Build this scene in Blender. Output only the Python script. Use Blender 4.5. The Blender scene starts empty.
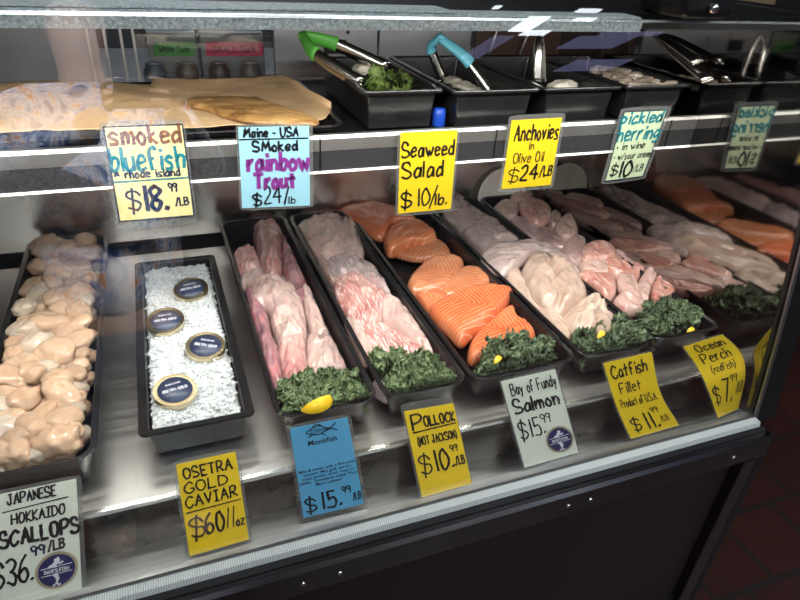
import bpy, bmesh, math, random
from mathutils import Vector, Matrix, noise
PI = math.pi
SC = bpy.context.scene
COL = SC.collection

# ------------------------------------------------------------------ camera
YAW, PITCH, ROLL, FPX = 0.39252, -0.53817, 0.062316, 615.2
FW = Vector((math.sin(YAW)*math.cos(PITCH), math.cos(YAW)*math.cos(PITCH), math.sin(PITCH)))
R0 = Vector((math.cos(YAW), -math.sin(YAW), 0)); U0 = R0.cross(FW)
RT = R0*math.cos(ROLL) + U0*math.sin(ROLL); UP = -R0*math.sin(ROLL) + U0*math.cos(ROLL)
CAM = Vector((0, 0, .69))
cd = bpy.data.cameras.new('camera'); cam = bpy.data.objects.new('camera', cd); COL.objects.link(cam)
cd.sensor_width = 36; cd.lens = FPX/800*36; cd.clip_start = .02
cam.matrix_world = Matrix.Translation(CAM) @ Matrix((RT, UP, -FW)).transposed().to_4x4()
SC.camera = cam
# ------------------------------------------------------------------ world, lamps, exposure
SC.view_settings.view_transform = 'Standard'; SC.view_settings.look = 'None'
SC.view_settings.gamma = 1; SC.view_settings.use_curve_mapping = False
SC.view_settings.exposure = 0.0
w = bpy.data.worlds.new('world'); SC.world = w; w.use_nodes = True
w.node_tree.nodes['Background'].inputs[0].default_value = (.75, .85, 1, 1)
w.node_tree.nodes['Background'].inputs[1].default_value = .05
def area(name, loc, sx, sy, power, col=(1, 1, 1), rot=(0, 0, 0)):
    l = bpy.data.lights.new(name, 'AREA'); l.shape = 'RECTANGLE'; l.size = sx; l.size_y = sy
    l.energy = power; l.color = col
    o = bpy.data.objects.new(name, l); o.location = loc; o.rotation_euler = rot; COL.objects.link(o); return o
# the case's own lamp under the top rail, and the one under the shelf edge
area('case_lamp_light', (.25, .765, .588), 1.45, .03, 9.8, (1, .965, .90), (math.radians(12), 0, 0))
area('shelf_lamp_light', (.25, .952, .338), 1.45, .012, 2.4, (1, .96, .9), (math.radians(10), 0, 0))
# shop ceiling lamps (their diffusers are built below)
PANELS = [(-.2, -1.0), (1.6, -1.0), (-.2, -2.2), (1.6, -2.2), (4.2, -.9), (.2, 2.3)]
for i, (px, py) in enumerate(PANELS):
    area('shop_lamp_light', (px, py, 1.975), 1.1, .55, (18 if py > -2 else 9) if py < 0 else 8, (.92, .96, 1))
sl = bpy.data.lights.new('shirt_boost_spot', 'SPOT'); sl.energy = 330; sl.spot_size = math.radians(30); sl.spot_blend = .3; sl.shadow_soft_size = .04; sl.color = (.92, .94, 1)  # added spot without a fixture, brightens the shirt reflected in the front glass
so = bpy.data.objects.new('shirt_boost_spot', sl); so.location = (-.30, .75, 1.86); COL.objects.link(so)
so.rotation_euler = (Vector((-.16, -.36, .40)) - so.location).to_track_quat('-Z', 'Y').to_euler()

# ------------------------------------------------------------------ pixel -> place
def ray(x, y): return RT*((x-400)/FPX) - UP*((y-300)/FPX) + FW
def atz(x, y, z): d = ray(x, y); return CAM + d*((z-CAM.z)/d.z)
def aty(x, y, Y): d = ray(x, y); return CAM + d*(Y/d.y)
def atx(x, y, X): d = ray(x, y); return CAM + d*(X/d.x)
def at(p, pl): return aty(p[0], p[1], pl[1]) if pl[0] == 'y' else atz(p[0], p[1], pl[1])

# ------------------------------------------------------------------ object helpers
def tag_(o, label, cat, group=None, kind=None):
    if label: o['label'] = label
    if cat: o['category'] = cat
    if group: o['group'] = group
    if kind: o['kind'] = kind
    return o
def link(name, me, mat, parent=None, smooth=False, origin=None):
    mats = mat if isinstance(mat, (list, tuple)) else [mat]
    for m in mats: me.materials.append(m)
    if smooth:
        for p in me.polygons: p.use_smooth = True
    o = bpy.data.objects.new(name, me); COL.objects.link(o)
    vs = [v.co for v in me.vertices]
    if vs:
        if origin is None:
            lo = Vector([min(v[i] for v in vs) for i in range(3)]); hi = Vector([max(v[i] for v in vs) for i in range(3)])
            origin = Vector(((lo.x+hi.x)/2, (lo.y+hi.y)/2, lo.z))
        me.transform(Matrix.Translation(-Vector(origin)))
        o.location = origin
    if parent:
        o.parent = parent
        o.location = Vector(origin) - parent_world(parent)
    return o
def parent_world(o):
    v = Vector(o.location)
    while o.parent: o = o.parent; v += Vector(o.location)
    return v
def obj(name, bm, mat, parent=None, smooth=False, origin=None):
    me = bpy.data.meshes.new(name); bmesh.ops.recalc_face_normals(bm, faces=bm.faces); bm.to_mesh(me); bm.free()
    return link(name, me, mat, parent, smooth, origin)
def empty(name, loc, label=None, cat=None, group=None):
    o = bpy.data.objects.new(name, None); o.empty_display_size = .02; o.location = loc; COL.objects.link(o)
    return tag_(o, label, cat, group)
def add_box(bm, lo, hi, bev=0):
    r = bmesh.ops.create_cube(bm, size=1)
    vs = r['verts']
    for v in vs:
        v.co = Vector([lo[i] + (v.co[i]+.5)*(hi[i]-lo[i]) for i in range(3)])
    if bev:
        es = list({e for v in vs for e in v.link_edges})
        bmesh.ops.bevel(bm, geom=es, offset=bev, segments=2, affect='EDGES', profile=.5)
def box(name, lo, hi, mat, parent=None, bev=0):
    bm = bmesh.new(); add_box(bm, lo, hi, bev); return obj(name, bm, mat, parent)
def add_prism(bm, poly, x0, x1):            # poly in (y,z), extruded along x
    a = [bm.verts.new((x0, p[0], p[1])) for p in poly]; b = [bm.verts.new((x1, p[0], p[1])) for p in poly]
    n = len(poly)
    bm.faces.new(a); bm.faces.new(b[::-1])
    for i in range(n): bm.faces.new((a[i], b[i], b[(i+1) % n], a[(i+1) % n]))
def prism(name, poly, x0, x1, mat, parent=None):
    bm = bmesh.new(); add_prism(bm, poly, x0, x1); return obj(name, bm, mat, parent)
def catmull(pts, k=4, closed=False):
    n = len(pts); out = []
    rng = range(n) if closed else range(n-1)
    for i in rng:
        if closed: p0, p1, p2, p3 = pts[i-1], pts[i], pts[(i+1) % n], pts[(i+2) % n]
        else: p0, p1, p2, p3 = pts[max(i-1, 0)], pts[i], pts[i+1], pts[min(i+2, n-1)]
        for j in range(k):
            t = j/k
            out.append(.5*((2*p1) + (-p0+p2)*t + (2*p0-5*p1+4*p2-p3)*t*t + (-p0+3*p1-3*p2+p3)*t**3))
    if not closed: out.append(pts[-1].copy())
    return out
def add_tube(bm, pts, rad, seg=8, up=None, flat=1.0):
    pts = [Vector(p) for p in pts]; n = len(pts); rings = []
    rr = rad if isinstance(rad, (list, tuple)) else [rad]*n
    for i, p in enumerate(pts):
        t = (pts[min(i+1, n-1)] - pts[max(i-1, 0)]).normalized()
        a = t.cross(up or Vector((0, 0, 1)))
        if a.length < 1e-4: a = t.cross(Vector((0, 1, 0)))
        a.normalize(); b = a.cross(t).normalized()
        rings.append([bm.verts.new(p + a*math.cos(2*PI*k/seg)*rr[i] + b*math.sin(2*PI*k/seg)*rr[i]*flat) for k in range(seg)])
    for i in range(n-1):
        for k in range(seg):
            bm.faces.new((rings[i][k], rings[i][(k+1) % seg], rings[i+1][(k+1) % seg], rings[i+1][k]))
    bm.faces.new(rings[0][::-1]); bm.faces.new(rings[-1])
def tube(name, pts, rad, mat, parent=None, seg=8, **kw):
    bm = bmesh.new(); add_tube(bm, pts, rad, seg, **kw); return obj(name, bm, mat, parent, smooth=True)
def add_lathe(bm, prof, c, seg=40, M=None):
    rings = []
    for (r, z) in prof:
        ring = []
        for k in range(seg):
            v = Vector((r*math.cos(2*PI*k/seg), r*math.sin(2*PI*k/seg), z))
            if M: v = M @ v
            ring.append(bm.verts.new(v + Vector(c)))
        rings.append(ring)
    for i in range(len(rings)-1):
        for k in range(seg):
            bm.faces.new((rings[i][k], rings[i][(k+1) % seg], rings[i+1][(k+1) % seg], rings[i+1][k]))
    bm.faces.new(rings[0][::-1]); bm.faces.new(rings[-1])
def rrect(x0, x1, y0, y1, r, n=6):
    out = []
    for (cx, cy, a0) in ((x1-r, y1-r, 0), (x0+r, y1-r, PI/2), (x0+r, y0+r, PI), (x1-r, y0+r, 1.5*PI)):
        for k in range(n+1):
            a = a0 + PI/2*k/n; out.append((cx+r*math.cos(a), cy+r*math.sin(a)))
    return out

# ------------------------------------------------------------------ materials
def newmat(name):
    m = bpy.data.materials.new(name); m.use_nodes = True
    nt = m.node_tree; return m, nt, nt.nodes['Principled BSDF']
def S(b, **k):
    nm = dict(base='Base Color', rough='Roughness', metal='Metallic', spec='Specular IOR Level', sss='Subsurface Weight',
              coat='Coat Weight', coatr='Coat Roughness', ior='IOR', alpha='Alpha', trans='Transmission Weight')
    for a, v in k.items():
        if a == 'base': v = (*v, 1)
        b.inputs[nm[a]].default_value = v
def objvec(nt, rnd=True, scale=(1, 1, 1), rot=(0, 0, 0)):
    tc = nt.nodes.new('ShaderNodeTexCoord'); mp = nt.nodes.new('ShaderNodeMapping')
    mp.inputs['Scale'].default_value = scale; mp.inputs['Rotation'].default_value = rot
    nt.links.new(tc.outputs['Object'], mp.inputs['Vector'])
    if rnd:
        oi = nt.nodes.new('ShaderNodeObjectInfo'); ma = nt.nodes.new('ShaderNodeVectorMath'); ma.operation = 'SCALE'
        ma.inputs[0].default_value = (13, 7, 3); nt.links.new(oi.outputs['Random'], ma.inputs['Scale'])
        nt.links.new(ma.outputs[0], mp.inputs['Location'])
    return mp.outputs[0]
def nz(nt, vec, scale, detail=3, rough=.5, dist=0):
    n = nt.nodes.new('ShaderNodeTexNoise'); n.inputs['Scale'].default_value = scale
    n.inputs['Detail'].default_value = detail; n.inputs['Roughness'].default_value = rough; n.inputs['Distortion'].default_value = dist
    nt.links.new(vec, n.inputs['Vector']); return n.outputs[0]
def ramp(nt, fac, stops):
    r = nt.nodes.new('ShaderNodeValToRGB'); e = r.color_ramp.elements
    while len(e) < len(stops): e.new(.5)
    for i, (p, c) in enumerate(stops): e[i].position = p; e[i].color = (*c, 1) if len(c) == 3 else c
    nt.links.new(fac, r.inputs[0]); return r.outputs[0]
def mixc(nt, fac, a, b, mode='MIX'):
    m = nt.nodes.new('ShaderNodeMix'); m.data_type = 'RGBA'; m.blend_type = mode
    for s, v in ((0, fac), (6, a), (7, b)):
        if hasattr(v, 'is_output'): nt.links.new(v, m.inputs[s])
        else: m.inputs[s].default_value = v if s == 0 else (*v, 1)
    return m.outputs[2]
def bump(nt, b, h, strength=.3, dist=.001):
    bp = nt.nodes.new('ShaderNodeBump'); bp.inputs['Strength'].default_value = strength; bp.inputs['Distance'].default_value = dist
    nt.links.new(h, bp.inputs['Height']); nt.links.new(bp.outputs[0], b.inputs['Normal'])
def mat(name, base, rough=.5, metal=0, var=.12, vs=30, bs=0, bscale=200, **kw):
    m, nt, b = newmat(name); S(b, base=base, rough=rough, metal=metal, **kw)
    v = objvec(nt, False)
    if var:
        f = nz(nt, v, vs); lo = tuple(c*(1-var) for c in base); hi = tuple(min(1, c*(1+var)) for c in base)
        nt.links.new(ramp(nt, f, [(.3, lo), (.7, hi)]), b.inputs['Base Color'])
    if bs: bump(nt, b, nz(nt, v, bscale, 2), bs)
    return m
def brushed(name, base, rough, sx=4, sy=400, amt=.12):
    m, nt, b = newmat(name); S(b, base=base, metal=1, rough=rough)
    v = objvec(nt, False, (sx, sy, sy)); f = nz(nt, v, 1, 4, .7)
    nt.links.new(ramp(nt, f, [(.25, (rough-amt,)*3), (.75, (rough+amt,)*3)]), b.inputs['Roughness'])
    f2 = nz(nt, objvec(nt, False), 9, 4)
    nt.links.new(ramp(nt, f2, [(.3, tuple(c*.88 for c in base)), (.7, base)]), b.inputs['Base Color'])
    bump(nt, b, f, .04, .0003); return m
def emis(name, col, st):
    m, nt, b = newmat(name); S(b, base=col, rough=.4); b.inputs['Emission Color'].default_value = (*col, 1)
    b.inputs['Emission Strength'].default_value = st; return m
def pane(name, tint=(1, 1, 1), ior=1.45, rough=0.0, haze=0.0):
    m, nt, b = newmat(name); nt.nodes.remove(b); out = nt.nodes['Material Output']
    tr = nt.nodes.new('ShaderNodeBsdfTransparent'); tr.inputs[0].default_value = (*tint, 1)
    gl = nt.nodes.new('ShaderNodeBsdfGlossy'); gl.inputs['Roughness'].default_value = rough; gl.inputs[0].default_value = (1, 1, 1, 1)
    fr = nt.nodes.new('ShaderNodeFresnel'); fr.inputs[0].default_value = ior
    # the exit side of the pane must not see total reflection: read the same facing angle from both sides
    lw = nt.nodes.new('ShaderNodeLayerWeight'); lw.inputs[0].default_value = .5
    pw = nt.nodes.new('ShaderNodeMath'); pw.operation = 'POWER'; pw.inputs[1].default_value = 4.0
    nt.links.new(lw.outputs['Facing'], pw.inputs[0])
    f0 = ((ior-1)/(ior+1))**2
    ma = nt.nodes.new('ShaderNodeMath'); ma.operation = 'MULTIPLY_ADD'; ma.inputs[1].default_value = 1-f0; ma.inputs[2].default_value = f0
    nt.links.new(pw.outputs[0], ma.inputs[0]); nt.nodes.remove(fr)
    mx = nt.nodes.new('ShaderNodeMixShader'); nt.links.new(ma.outputs[0], mx.inputs[0])
    nt.links.new(tr.outputs[0], mx.inputs[1]); nt.links.new(gl.outputs[0], mx.inputs[2])
    last = mx
    if haze:
        df = nt.nodes.new('ShaderNodeBsdfDiffuse'); df.inputs[0].default_value = (.8, .8, .8, 1)
        m2 = nt.nodes.new('ShaderNodeMixShader'); m2.inputs[0].default_value = haze
        nt.links.new(mx.outputs[0], m2.inputs[1]); nt.links.new(df.outputs[0], m2.inputs[2]); last = m2
    nt.links.new(last.outputs[0], out.inputs[0]); return m
M = {}
M['deck'] = brushed('deck_steel', (.60, .59, .565), .37, 2, 130, .10)
M['steel'] = brushed('rail_steel', (.35, .35, .34), .34, 30, 30, .05)
M['railtop'] = brushed('rail_top_steel', (.62, .62, .60), .42, 6, 6, .04)
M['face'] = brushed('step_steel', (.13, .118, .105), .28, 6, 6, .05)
M['backsteel'] = brushed('back_steel', (.60, .56, .53), .24, 4, 4, .06)
M['dullsteel'] = brushed('dull_steel', (.36, .36, .38), .42)
M['band'] = brushed('band_steel', (.17, .165, .17), .22, 2, 8, .04)
M['bright'] = mat('bright_edge', (.85, .85, .83), .25, 1, .03)
M['plastic'] = mat('black_plastic', (.012, .012, .013), .22, 0, .2, 60, .05, 500)
M['blackm'] = mat('black_frame', (.008, .008, .009), .4, 0, .2, spec=.3)
M['maroon'] = mat('maroon_panel', (.016, .008, .008), .6, 0, .2, 3, spec=.3)
M['pebble'] = mat('pebbled_black', (.03, .03, .032), .35, 0, .5, 300, .8, 350)
M['channel'] = mat('white_channel', (.72, .74, .72), .3, 0, .06, 50)
M['glass'] = pane('clear_glass', (.97, .98, .975), 1.75, 0)
M['film'] = pane('clear_plastic_film', (.80, .82, .80), 1.5, .12, .07)
M['white'] = mat('white_china', (.88, .86, .80), .3, 0, .04)
def endglass():
    m, nt, b = newmat('mirror_glass'); S(b, base=(.34, .32, .31), metal=1, rough=.05)
    f = nz(nt, objvec(nt, False), 7, 4)
    nt.links.new(ramp(nt, f, [(.3, (.25, .24, .23)), (.7, (.38, .365, .355))]), b.inputs['Base Color'])
    return m
M['mirror'] = endglass()
def frosty():
    m, nt, b = newmat('frosty_rail'); S(b, rough=.5, metal=.1)
    f = nz(nt, objvec(nt, False), 260, 4, .7)
    nt.links.new(ramp(nt, f, [(.30, (.22, .25, .25)), (.5, (.50, .55, .55)), (.75, (.95, .98, .96))]), b.inputs['Base Color'])
    bump(nt, b, f, .5, .001); return m
M['frost'] = frosty()
def channel_ribbed():
    m, nt, b = newmat('ribbed_channel'); S(b, rough=.3, spec=.6)
    v = objvec(nt, False); wv = nt.nodes.new('ShaderNodeTexWave'); wv.bands_direction = 'X'; wv.inputs['Scale'].default_value = 100
    nt.links.new(v, wv.inputs['Vector'])
    nt.links.new(ramp(nt, wv.outputs['Fac'], [(.3, (.42, .45, .44)), (.7, (.62, .65, .63))]), b.inputs['Base Color'])
    bump(nt, b, wv.outputs['Fac'], .6, .001); return m
M['ribbed'] = channel_ribbed()
def tiles():
    m, nt, b = newmat('red_quarry_tiles'); S(b, rough=.5)
    v = objvec(nt, False, (1, 1, 1), (0, 0, 0))
    br = nt.nodes.new('ShaderNodeTexBrick'); br.inputs['Scale'].default_value = 1; br.offset = .5
    br.inputs['Brick Width'].default_value = .205; br.inputs['Row Height'].default_value = .205; br.inputs['Mortar Size'].default_value = .008
    br.inputs['Mortar Smooth'].default_value = .2
    br.inputs['Color1'].default_value = (.045, .009, .007, 1); br.inputs['Color2'].default_value = (.032, .007, .006, 1)
    br.inputs['Mortar'].default_value = (.012, .010, .010, 1); nt.links.new(v, br.inputs['Vector'])
    f = nz(nt, v, 40, 4)
    nt.links.new(mixc(nt, .5, br.outputs['Color'], ramp(nt, f, [(.3, (.35, .3, .3)), (.7, (1, 1, 1))]), 'MULTIPLY'), b.inputs['Base Color'])
    return m
M['tiles'] = tiles()
def fishmat(name, cols, streak=None, sw=(2, 30), sth=(.56, .66), rough=.2, scale=16, rot=(0, 0, 0), spot=None, sss=.12, bs=1.0):
    """cols: base ramp; streak: muscle line colour over stretched noise; spot: blotch colour"""
    m, nt, b = newmat(name); S(b, rough=rough, sss=sss, coat=.9, coatr=.06)
    b.inputs['Subsurface Radius'].default_value = (.012, .005, .003)
    v = objvec(nt); f = nz(nt, v, scale, 4, .55, .6)
    c = ramp(nt, f, [(.25 + .5*i/(len(cols)-1), q) for i, q in enumerate(cols)])
    if spot:
        f3 = nz(nt, v, 20, 3, .5, 1.2)
        c = mixc(nt, ramp(nt, f3, [(spot[1], (0, 0, 0)), (spot[1]+.12, (1, 1, 1))]), c, spot[0])
    if streak:
        vs = objvec(nt, True, (sw[1], sw[0], sw[0]), rot); f2 = nz(nt, vs, 6, 3, .6, 1.0)
        c = mixc(nt, ramp(nt, f2, [(sth[0], (0, 0, 0)), (sth[1], (.75,)*3)]), c, streak)
    oi = nt.nodes.new('ShaderNodeObjectInfo')
    c = mixc(nt, 1.0, c, ramp(nt, oi.outputs['Random'], [(0, (.78, .74, .72)), (.5, (1, .97, .94)), (1, (1, 1, 1))]), 'MULTIPLY')
    nt.links.new(c, b.inputs['Base Color'])
    h = nz(nt, v, 70, 6, .68, .8)
    bump(nt, b, h, bs, .0035); return m
PALE, PINK, ROSE, GREY, MAUVE, CREAM = (.72, .56, .50), (.70, .36, .34), (.58, .17, .18), (.40, .33, .33), (.33, .20, .22), (.74, .62, .50)
M['monk_pink'] = fishmat('monkfish_pink_flesh', [(.42, .20, .20), (.58, .34, .31), (.62, .42, .38)], ROSE, (3, 16), (.52, .68), spot=((.58, .12, .13), .62))
M['monk_pale'] = fishmat('monkfish_pale_flesh', [(.36, .25, .26), (.54, .40, .37), (.64, .51, .45)], PINK, (3, 12), (.55, .72), spot=((.60, .20, .20), .66))
M['monk_dark'] = fishmat('monkfish_dark_flesh', [(.17, .08, .10), (.32, .16, .19), (.52, .33, .33)], ROSE, (3, 20), (.5, .65))
M['poll_pale'] = fishmat('pollock_pale_flesh', [(.42, .29, .27), (.58, .42, .38), (.66, .50, .45)], PINK, (4, 20), (.54, .68), spot=((.64, .33, .30), .62))
M['poll_grey'] = fishmat('pollock_grey_flesh', [(.26, .20, .20), (.38, .29, .29), (.52, .40, .38)], (.66, .52, .50), (4, 30), (.55, .65), spot=((.50, .24, .24), .62))
M['poll_red'] = fishmat('pollock_red_flesh', [(.36, .12, .12), (.50, .22, .20), (.62, .38, .34)], (.80, .62, .58), (6, 50), (.5, .58))
M['cat_pale'] = fishmat('catfish_pale_flesh', [(.54, .38, .31), (.66, .50, .41), (.70, .57, .48)], (.74, .44, .38), (4, 16), (.60, .75), spot=((.72, .42, .36), .68))
M['cat_grey'] = fishmat('catfish_grey_flesh', [(.34, .27, .27), (.48, .38, .37), (.58, .46, .43)], (.60, .40, .38), (4, 16), (.56, .7))
M['perch_pale'] = fishmat('perch_pale_flesh', [(.50, .32, .28), (.64, .45, .40), (.70, .55, .48)], PINK, (5, 22), (.54, .68), spot=((.62, .24, .21), .62))
M['perch_pink'] = fishmat('perch_pink_flesh', [(.50, .16, .13), (.60, .28, .23), (.66, .42, .36)], (.80, .62, .56), (5, 26), (.52, .62))
M['perch_grey'] = fishmat('perch_grey_flesh', [(.30, .19, .19), (.44, .30, .29), (.56, .40, .38)], (.56, .30, .29), (5, 20), (.54, .66))
M['scallop'] = fishmat('scallop_flesh', [(.56, .31, .17), (.64, .42, .27), (.68, .53, .40)], (.84, .72, .58), (8, 30), (.54, .68), rough=.16, scale=22, sss=.3, bs=.7)
M['scallop_w'] = fishmat('pale_scallop_flesh', [(.54, .41, .31), (.62, .50, .39), (.66, .58, .48)], (.86, .78, .68), (8, 30), (.54, .68), rough=.16, scale=22, sss=.3, bs=.7)
M['herring'] = fishmat('herring_flesh', [(.22, .18, .15), (.46, .38, .32), (.66, .58, .50)], (.25, .2, .18), (6, 30), (.55, .66))
M['whitefish'] = fishmat('white_flesh', [(.60, .56, .48), (.78, .74, .66)], None)
M['salmonskin'] = mat('salmon_skin_edge', (.20, .17, .16), .3, 0, .5, 120)
def salmon(name, rot, base=((.50, .10, .032), (.56, .145, .055), (.58, .20, .09)), scale=30):
    m, nt, b = newmat(name); S(b, rough=.24, sss=.12, coat=.2, coatr=.15); b.inputs['Subsurface Radius'].default_value = (.012, .005, .003)
    v = objvec(nt); f = nz(nt, v, 14, 4, .5, .4); c = ramp(nt, f, [(.3, base[0]), (.5, base[1]), (.7, base[2])])
    v2 = objvec(nt, False, (1, 1, 1), (0, 0, rot))
    sp = nt.nodes.new('ShaderNodeSeparateXYZ'); nt.links.new(v2, sp.inputs[0])
    ab = nt.nodes.new('ShaderNodeMath'); ab.operation = 'ABSOLUTE'; nt.links.new(sp.outputs[1], ab.inputs[0])
    ad = nt.nodes.new('ShaderNodeMath'); ad.operation = 'MULTIPLY_ADD'; ad.inputs[1].default_value = .75
    nt.links.new(ab.outputs[0], ad.inputs[0]); nt.links.new(sp.outputs[0], ad.inputs[2])
    cb = nt.nodes.new('ShaderNodeCombineXYZ'); nt.links.new(ad.outputs[0], cb.inputs[0]); nt.links.new(sp.outputs[1], cb.inputs[1])
    wv = nt.nodes.new('ShaderNodeTexWave'); wv.bands_direction = 'X'; wv.inputs['Scale'].default_value = scale
    wv.inputs['Distortion'].default_value = 2.4; wv.inputs['Detail'].default_value = 2; wv.inputs['Detail Scale'].default_value = .8
    nt.links.new(cb.outputs[0], wv.inputs['Vector'])
    c2 = mixc(nt, ramp(nt, wv.outputs['Fac'], [(.86, (0, 0, 0)), (.99, (.65,)*3)]), c, (.74, .40, .26))
    nt.links.new(c2, b.inputs['Base Color']); bump(nt, b, wv.outputs['Fac'], .25, .0008); return m
M['ice'] = None
def ice():
    m, nt, b = newmat('crushed_ice'); S(b, base=(.60, .65, .67), rough=.12, sss=.2, ior=1.31)
    b.inputs['Subsurface Radius'].default_value = (.01, .012, .014)
    f = nz(nt, objvec(nt, False), 160, 4, .7)
    nt.links.new(ramp(nt, f, [(.3, (.42, .45, .46)), (.6, (.66, .68, .68))]), b.inputs['Base Color']); bump(nt, b, f, .8, .002); return m
M['ice'] = ice()
def kale():
    m, nt, b = newmat('kale_leaf'); S(b, rough=.5, spec=.35)
    v = objvec(nt); f = nz(nt, v, 45, 4, .6)
    c = ramp(nt, f, [(.3, (.045, .068, .038)), (.5, (.11, .155, .08)), (.7, (.24, .31, .17))])
    nt.links.new(c, b.inputs['Base Color']); bump(nt, b, nz(nt, v, 300, 3), .5, .001); return m
M['kale'] = kale()
def kale2(name, a, b_, c_):
    m, nt, b = newmat(name); S(b, rough=.5, spec=.35)
    v = objvec(nt); f = nz(nt, v, 45, 4, .6)
    nt.links.new(ramp(nt, f, [(.3, a), (.5, b_), (.7, c_)]), b.inputs['Base Color']); bump(nt, b, nz(nt, v, 300, 3), .5, .001); return m
M['kale_light'] = kale2('pale_kale_leaf', (.07, .11, .05), (.15, .21, .095), (.28, .36, .18))
M['seaweed'] = kale2('seaweed_frill', (.03, .06, .015), (.09, .14, .03), (.2, .26, .07))
M['stem'] = mat('kale_stem', (.35, .45, .18), .45)
M['lemon'] = mat('lemon_rind', (.80, .50, .010), .35, 0, .1, 200, .4, 500)
M['lemonflesh'] = mat('lemon_flesh', (.80, .60, .08), .25, 0, .2, 150)
M['gold'] = mat('gold_tin', (.72, .62, .42), .28, 1, .08)
M['navy'] = mat('navy_label', (.022, .034, .075), .35, 0, .1)
M['navy2'] = mat('navy_emblem', (.018, .018, .085), .35, 0, .1)
M['goldink'] = mat('gold_border', (.36, .31, .20), .4, .3, .1)
M['silverink'] = mat('silver_ink', (.55, .55, .60), .4, 0, .05)
M['ink'] = mat('black_ink', (.006, .006, .008), .4, 0, 0)
M['inkblue'] = mat('navy_ink', (.010, .016, .05), .4, 0, 0)
M['teal'] = mat('teal_ink', (.006, .16, .20), .4, 0, 0)
M['brownink'] = mat('brown_ink', (.16, .07, .045), .4, 0, 0)
M['purple'] = mat('purple_ink', (.17, .025, .19), .4, 0, 0)
M['redink'] = mat('dark_red_ink', (.12, .01, .03), .4, 0, 0)
M['yellow'] = mat('yellow_card', (.66, .46, .006), .55, 0, .03, 10)
M['paleyellow'] = mat('pale_yellow_card', (.62, .56, .26), .55, 0, .04, 10)
M['palegreen'] = mat('pale_green_card', (.46, .54, .35), .55, 0, .04, 10)
M['paper'] = mat('white_card', (.58, .61, .52), .55, 0, .03, 10)
M['blue'] = mat('blue_card', (.075, .32, .54), .55, 0, .03, 10)
M['paleblue'] = mat('pale_blue_card', (.24, .46, .56), .55, 0, .04, 10)
M['kraft'] = mat('butcher_paper', (.60, .40, .22), .6, 0, .12, 12, .4, 60)
M['cardboard'] = mat('cardboard', (.34, .22, .13), .7, 0, .1, 30)
def smoked():
    m, nt, b = newmat('smoked_skin'); S(b, rough=.35)
    v = objvec(nt, False, (8, 30, 30)); f = nz(nt, v, 1.5, 4, .6, .8)
    nt.links.new(ramp(nt, f, [(.3, (.12, .05, .02)), (.5, (.34, .18, .06)), (.7, (.46, .28, .11))]), b.inputs['Base Color']); return m
M['smoked'] = smoked()
M['green'] = mat('green_grip', (.10, .42, .06), .4, 0, .05)
M['aqua'] = mat('aqua_grip', (.10, .36, .46), .4, 0, .05)
M['tongsteel'] = mat('tong_steel', (.62, .60, .57), .22, 1, .05)

# ------------------------------------------------------------------ the shop
FZ = -.75
def struct(o): o['kind'] = 'structure'; return o
M['wallm'] = mat('dark_wall', (.045, .043, .048), .6, 0, .2, 2)
M['wallf'] = mat('shop_wall', (.20, .20, .24), .6, 0, .2, 1)
M['ceil'] = mat('ceiling_paint', (.10, .10, .11), .8, 0, .1)
struct(box('floor', (-3, -9, FZ-.1), (7, 3.2, FZ), M['tiles']))
struct(box('ceiling', (-3, -9, 2.0), (7, 3.2, 2.1), M['ceil']))
struct(box('wall_back', (-3, 3.2, FZ), (7, 3.3, 2.0), M['wallm']))
struct(box('wall_front', (-3, -9.1, FZ), (7, -9, 2.0), M['wallf']))
struct(box('wall_left', (-3.1, -9, FZ), (-3, 3.2, 2.0), M['wallf']))
struct(box('wall_right', (7, -9, FZ), (7.1, 3.2, 2.0), M['wallm']))
M['diffuser'] = emis('lamp_diffuser', (.85, .93, 1), 7)
M['blueglow'] = emis('bluish_glow', (.50, .52, 1.0), .7)
for i, (px, py, sx, sy) in enumerate([(p[0], p[1], 1.2, .6) for p in PANELS] + [(3.08, -3.33, .20, .36), (3.28, -3.64, .26, .30), (2.57, -2.97, .06, .06), (3.44, -3.00, .22, .07), (3.55, -3.20, .20, .07)]):
    t = empty('ceiling_light', (px, py, 1.97), 'flat rectangular lamp panel on the shop ceiling', 'ceiling light', 'lamp panels on the shop ceiling')
    bm = bmesh.new()
    add_box(bm, (px-sx/2-.02, py-sy/2-.02, 1.985), (px+sx/2+.02, py+sy/2+.02, 2.0))
    obj('frame', bm, M['blackm'], t)
    box('diffuser', (px-sx/2, py-sy/2, 1.978), (px+sx/2, py+sy/2, 1.985), M['diffuser'], t)
for px, py, sx, sy in ((3.15, -4.15, .22, .95), (4.35, -3.9, .7, .8), (5.0, -5.0, .8, .5)):  # added glow panels, made up to put bluish reflections in the front glass
    t = empty('glow_panel', (px, py, 1.97), 'dim bluish glow panel added on the shop ceiling for its reflection', 'glow_panel', 'added bluish glow panels')
    box('frame', (px-sx/2-.02, py-sy/2-.02, 1.985), (px+sx/2+.02, py+sy/2+.02, 2.0), M['blackm'], t)
    box('glow_face', (px-sx/2, py-sy/2, 1.978), (px+sx/2, py+sy/2, 1.985), M['blueglow'], t)
# ------------------------------------------------------------------ the display case
X0, X1 = -.75, 1.0
def gy(z): return .604 + .128*z + .03*(z/.6)**2      # y of the front glass at height z
case = empty('display_case', (.12, .6, FZ), 'refrigerated steel seafood display case with a glass front and mirrored end', 'display case')
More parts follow.
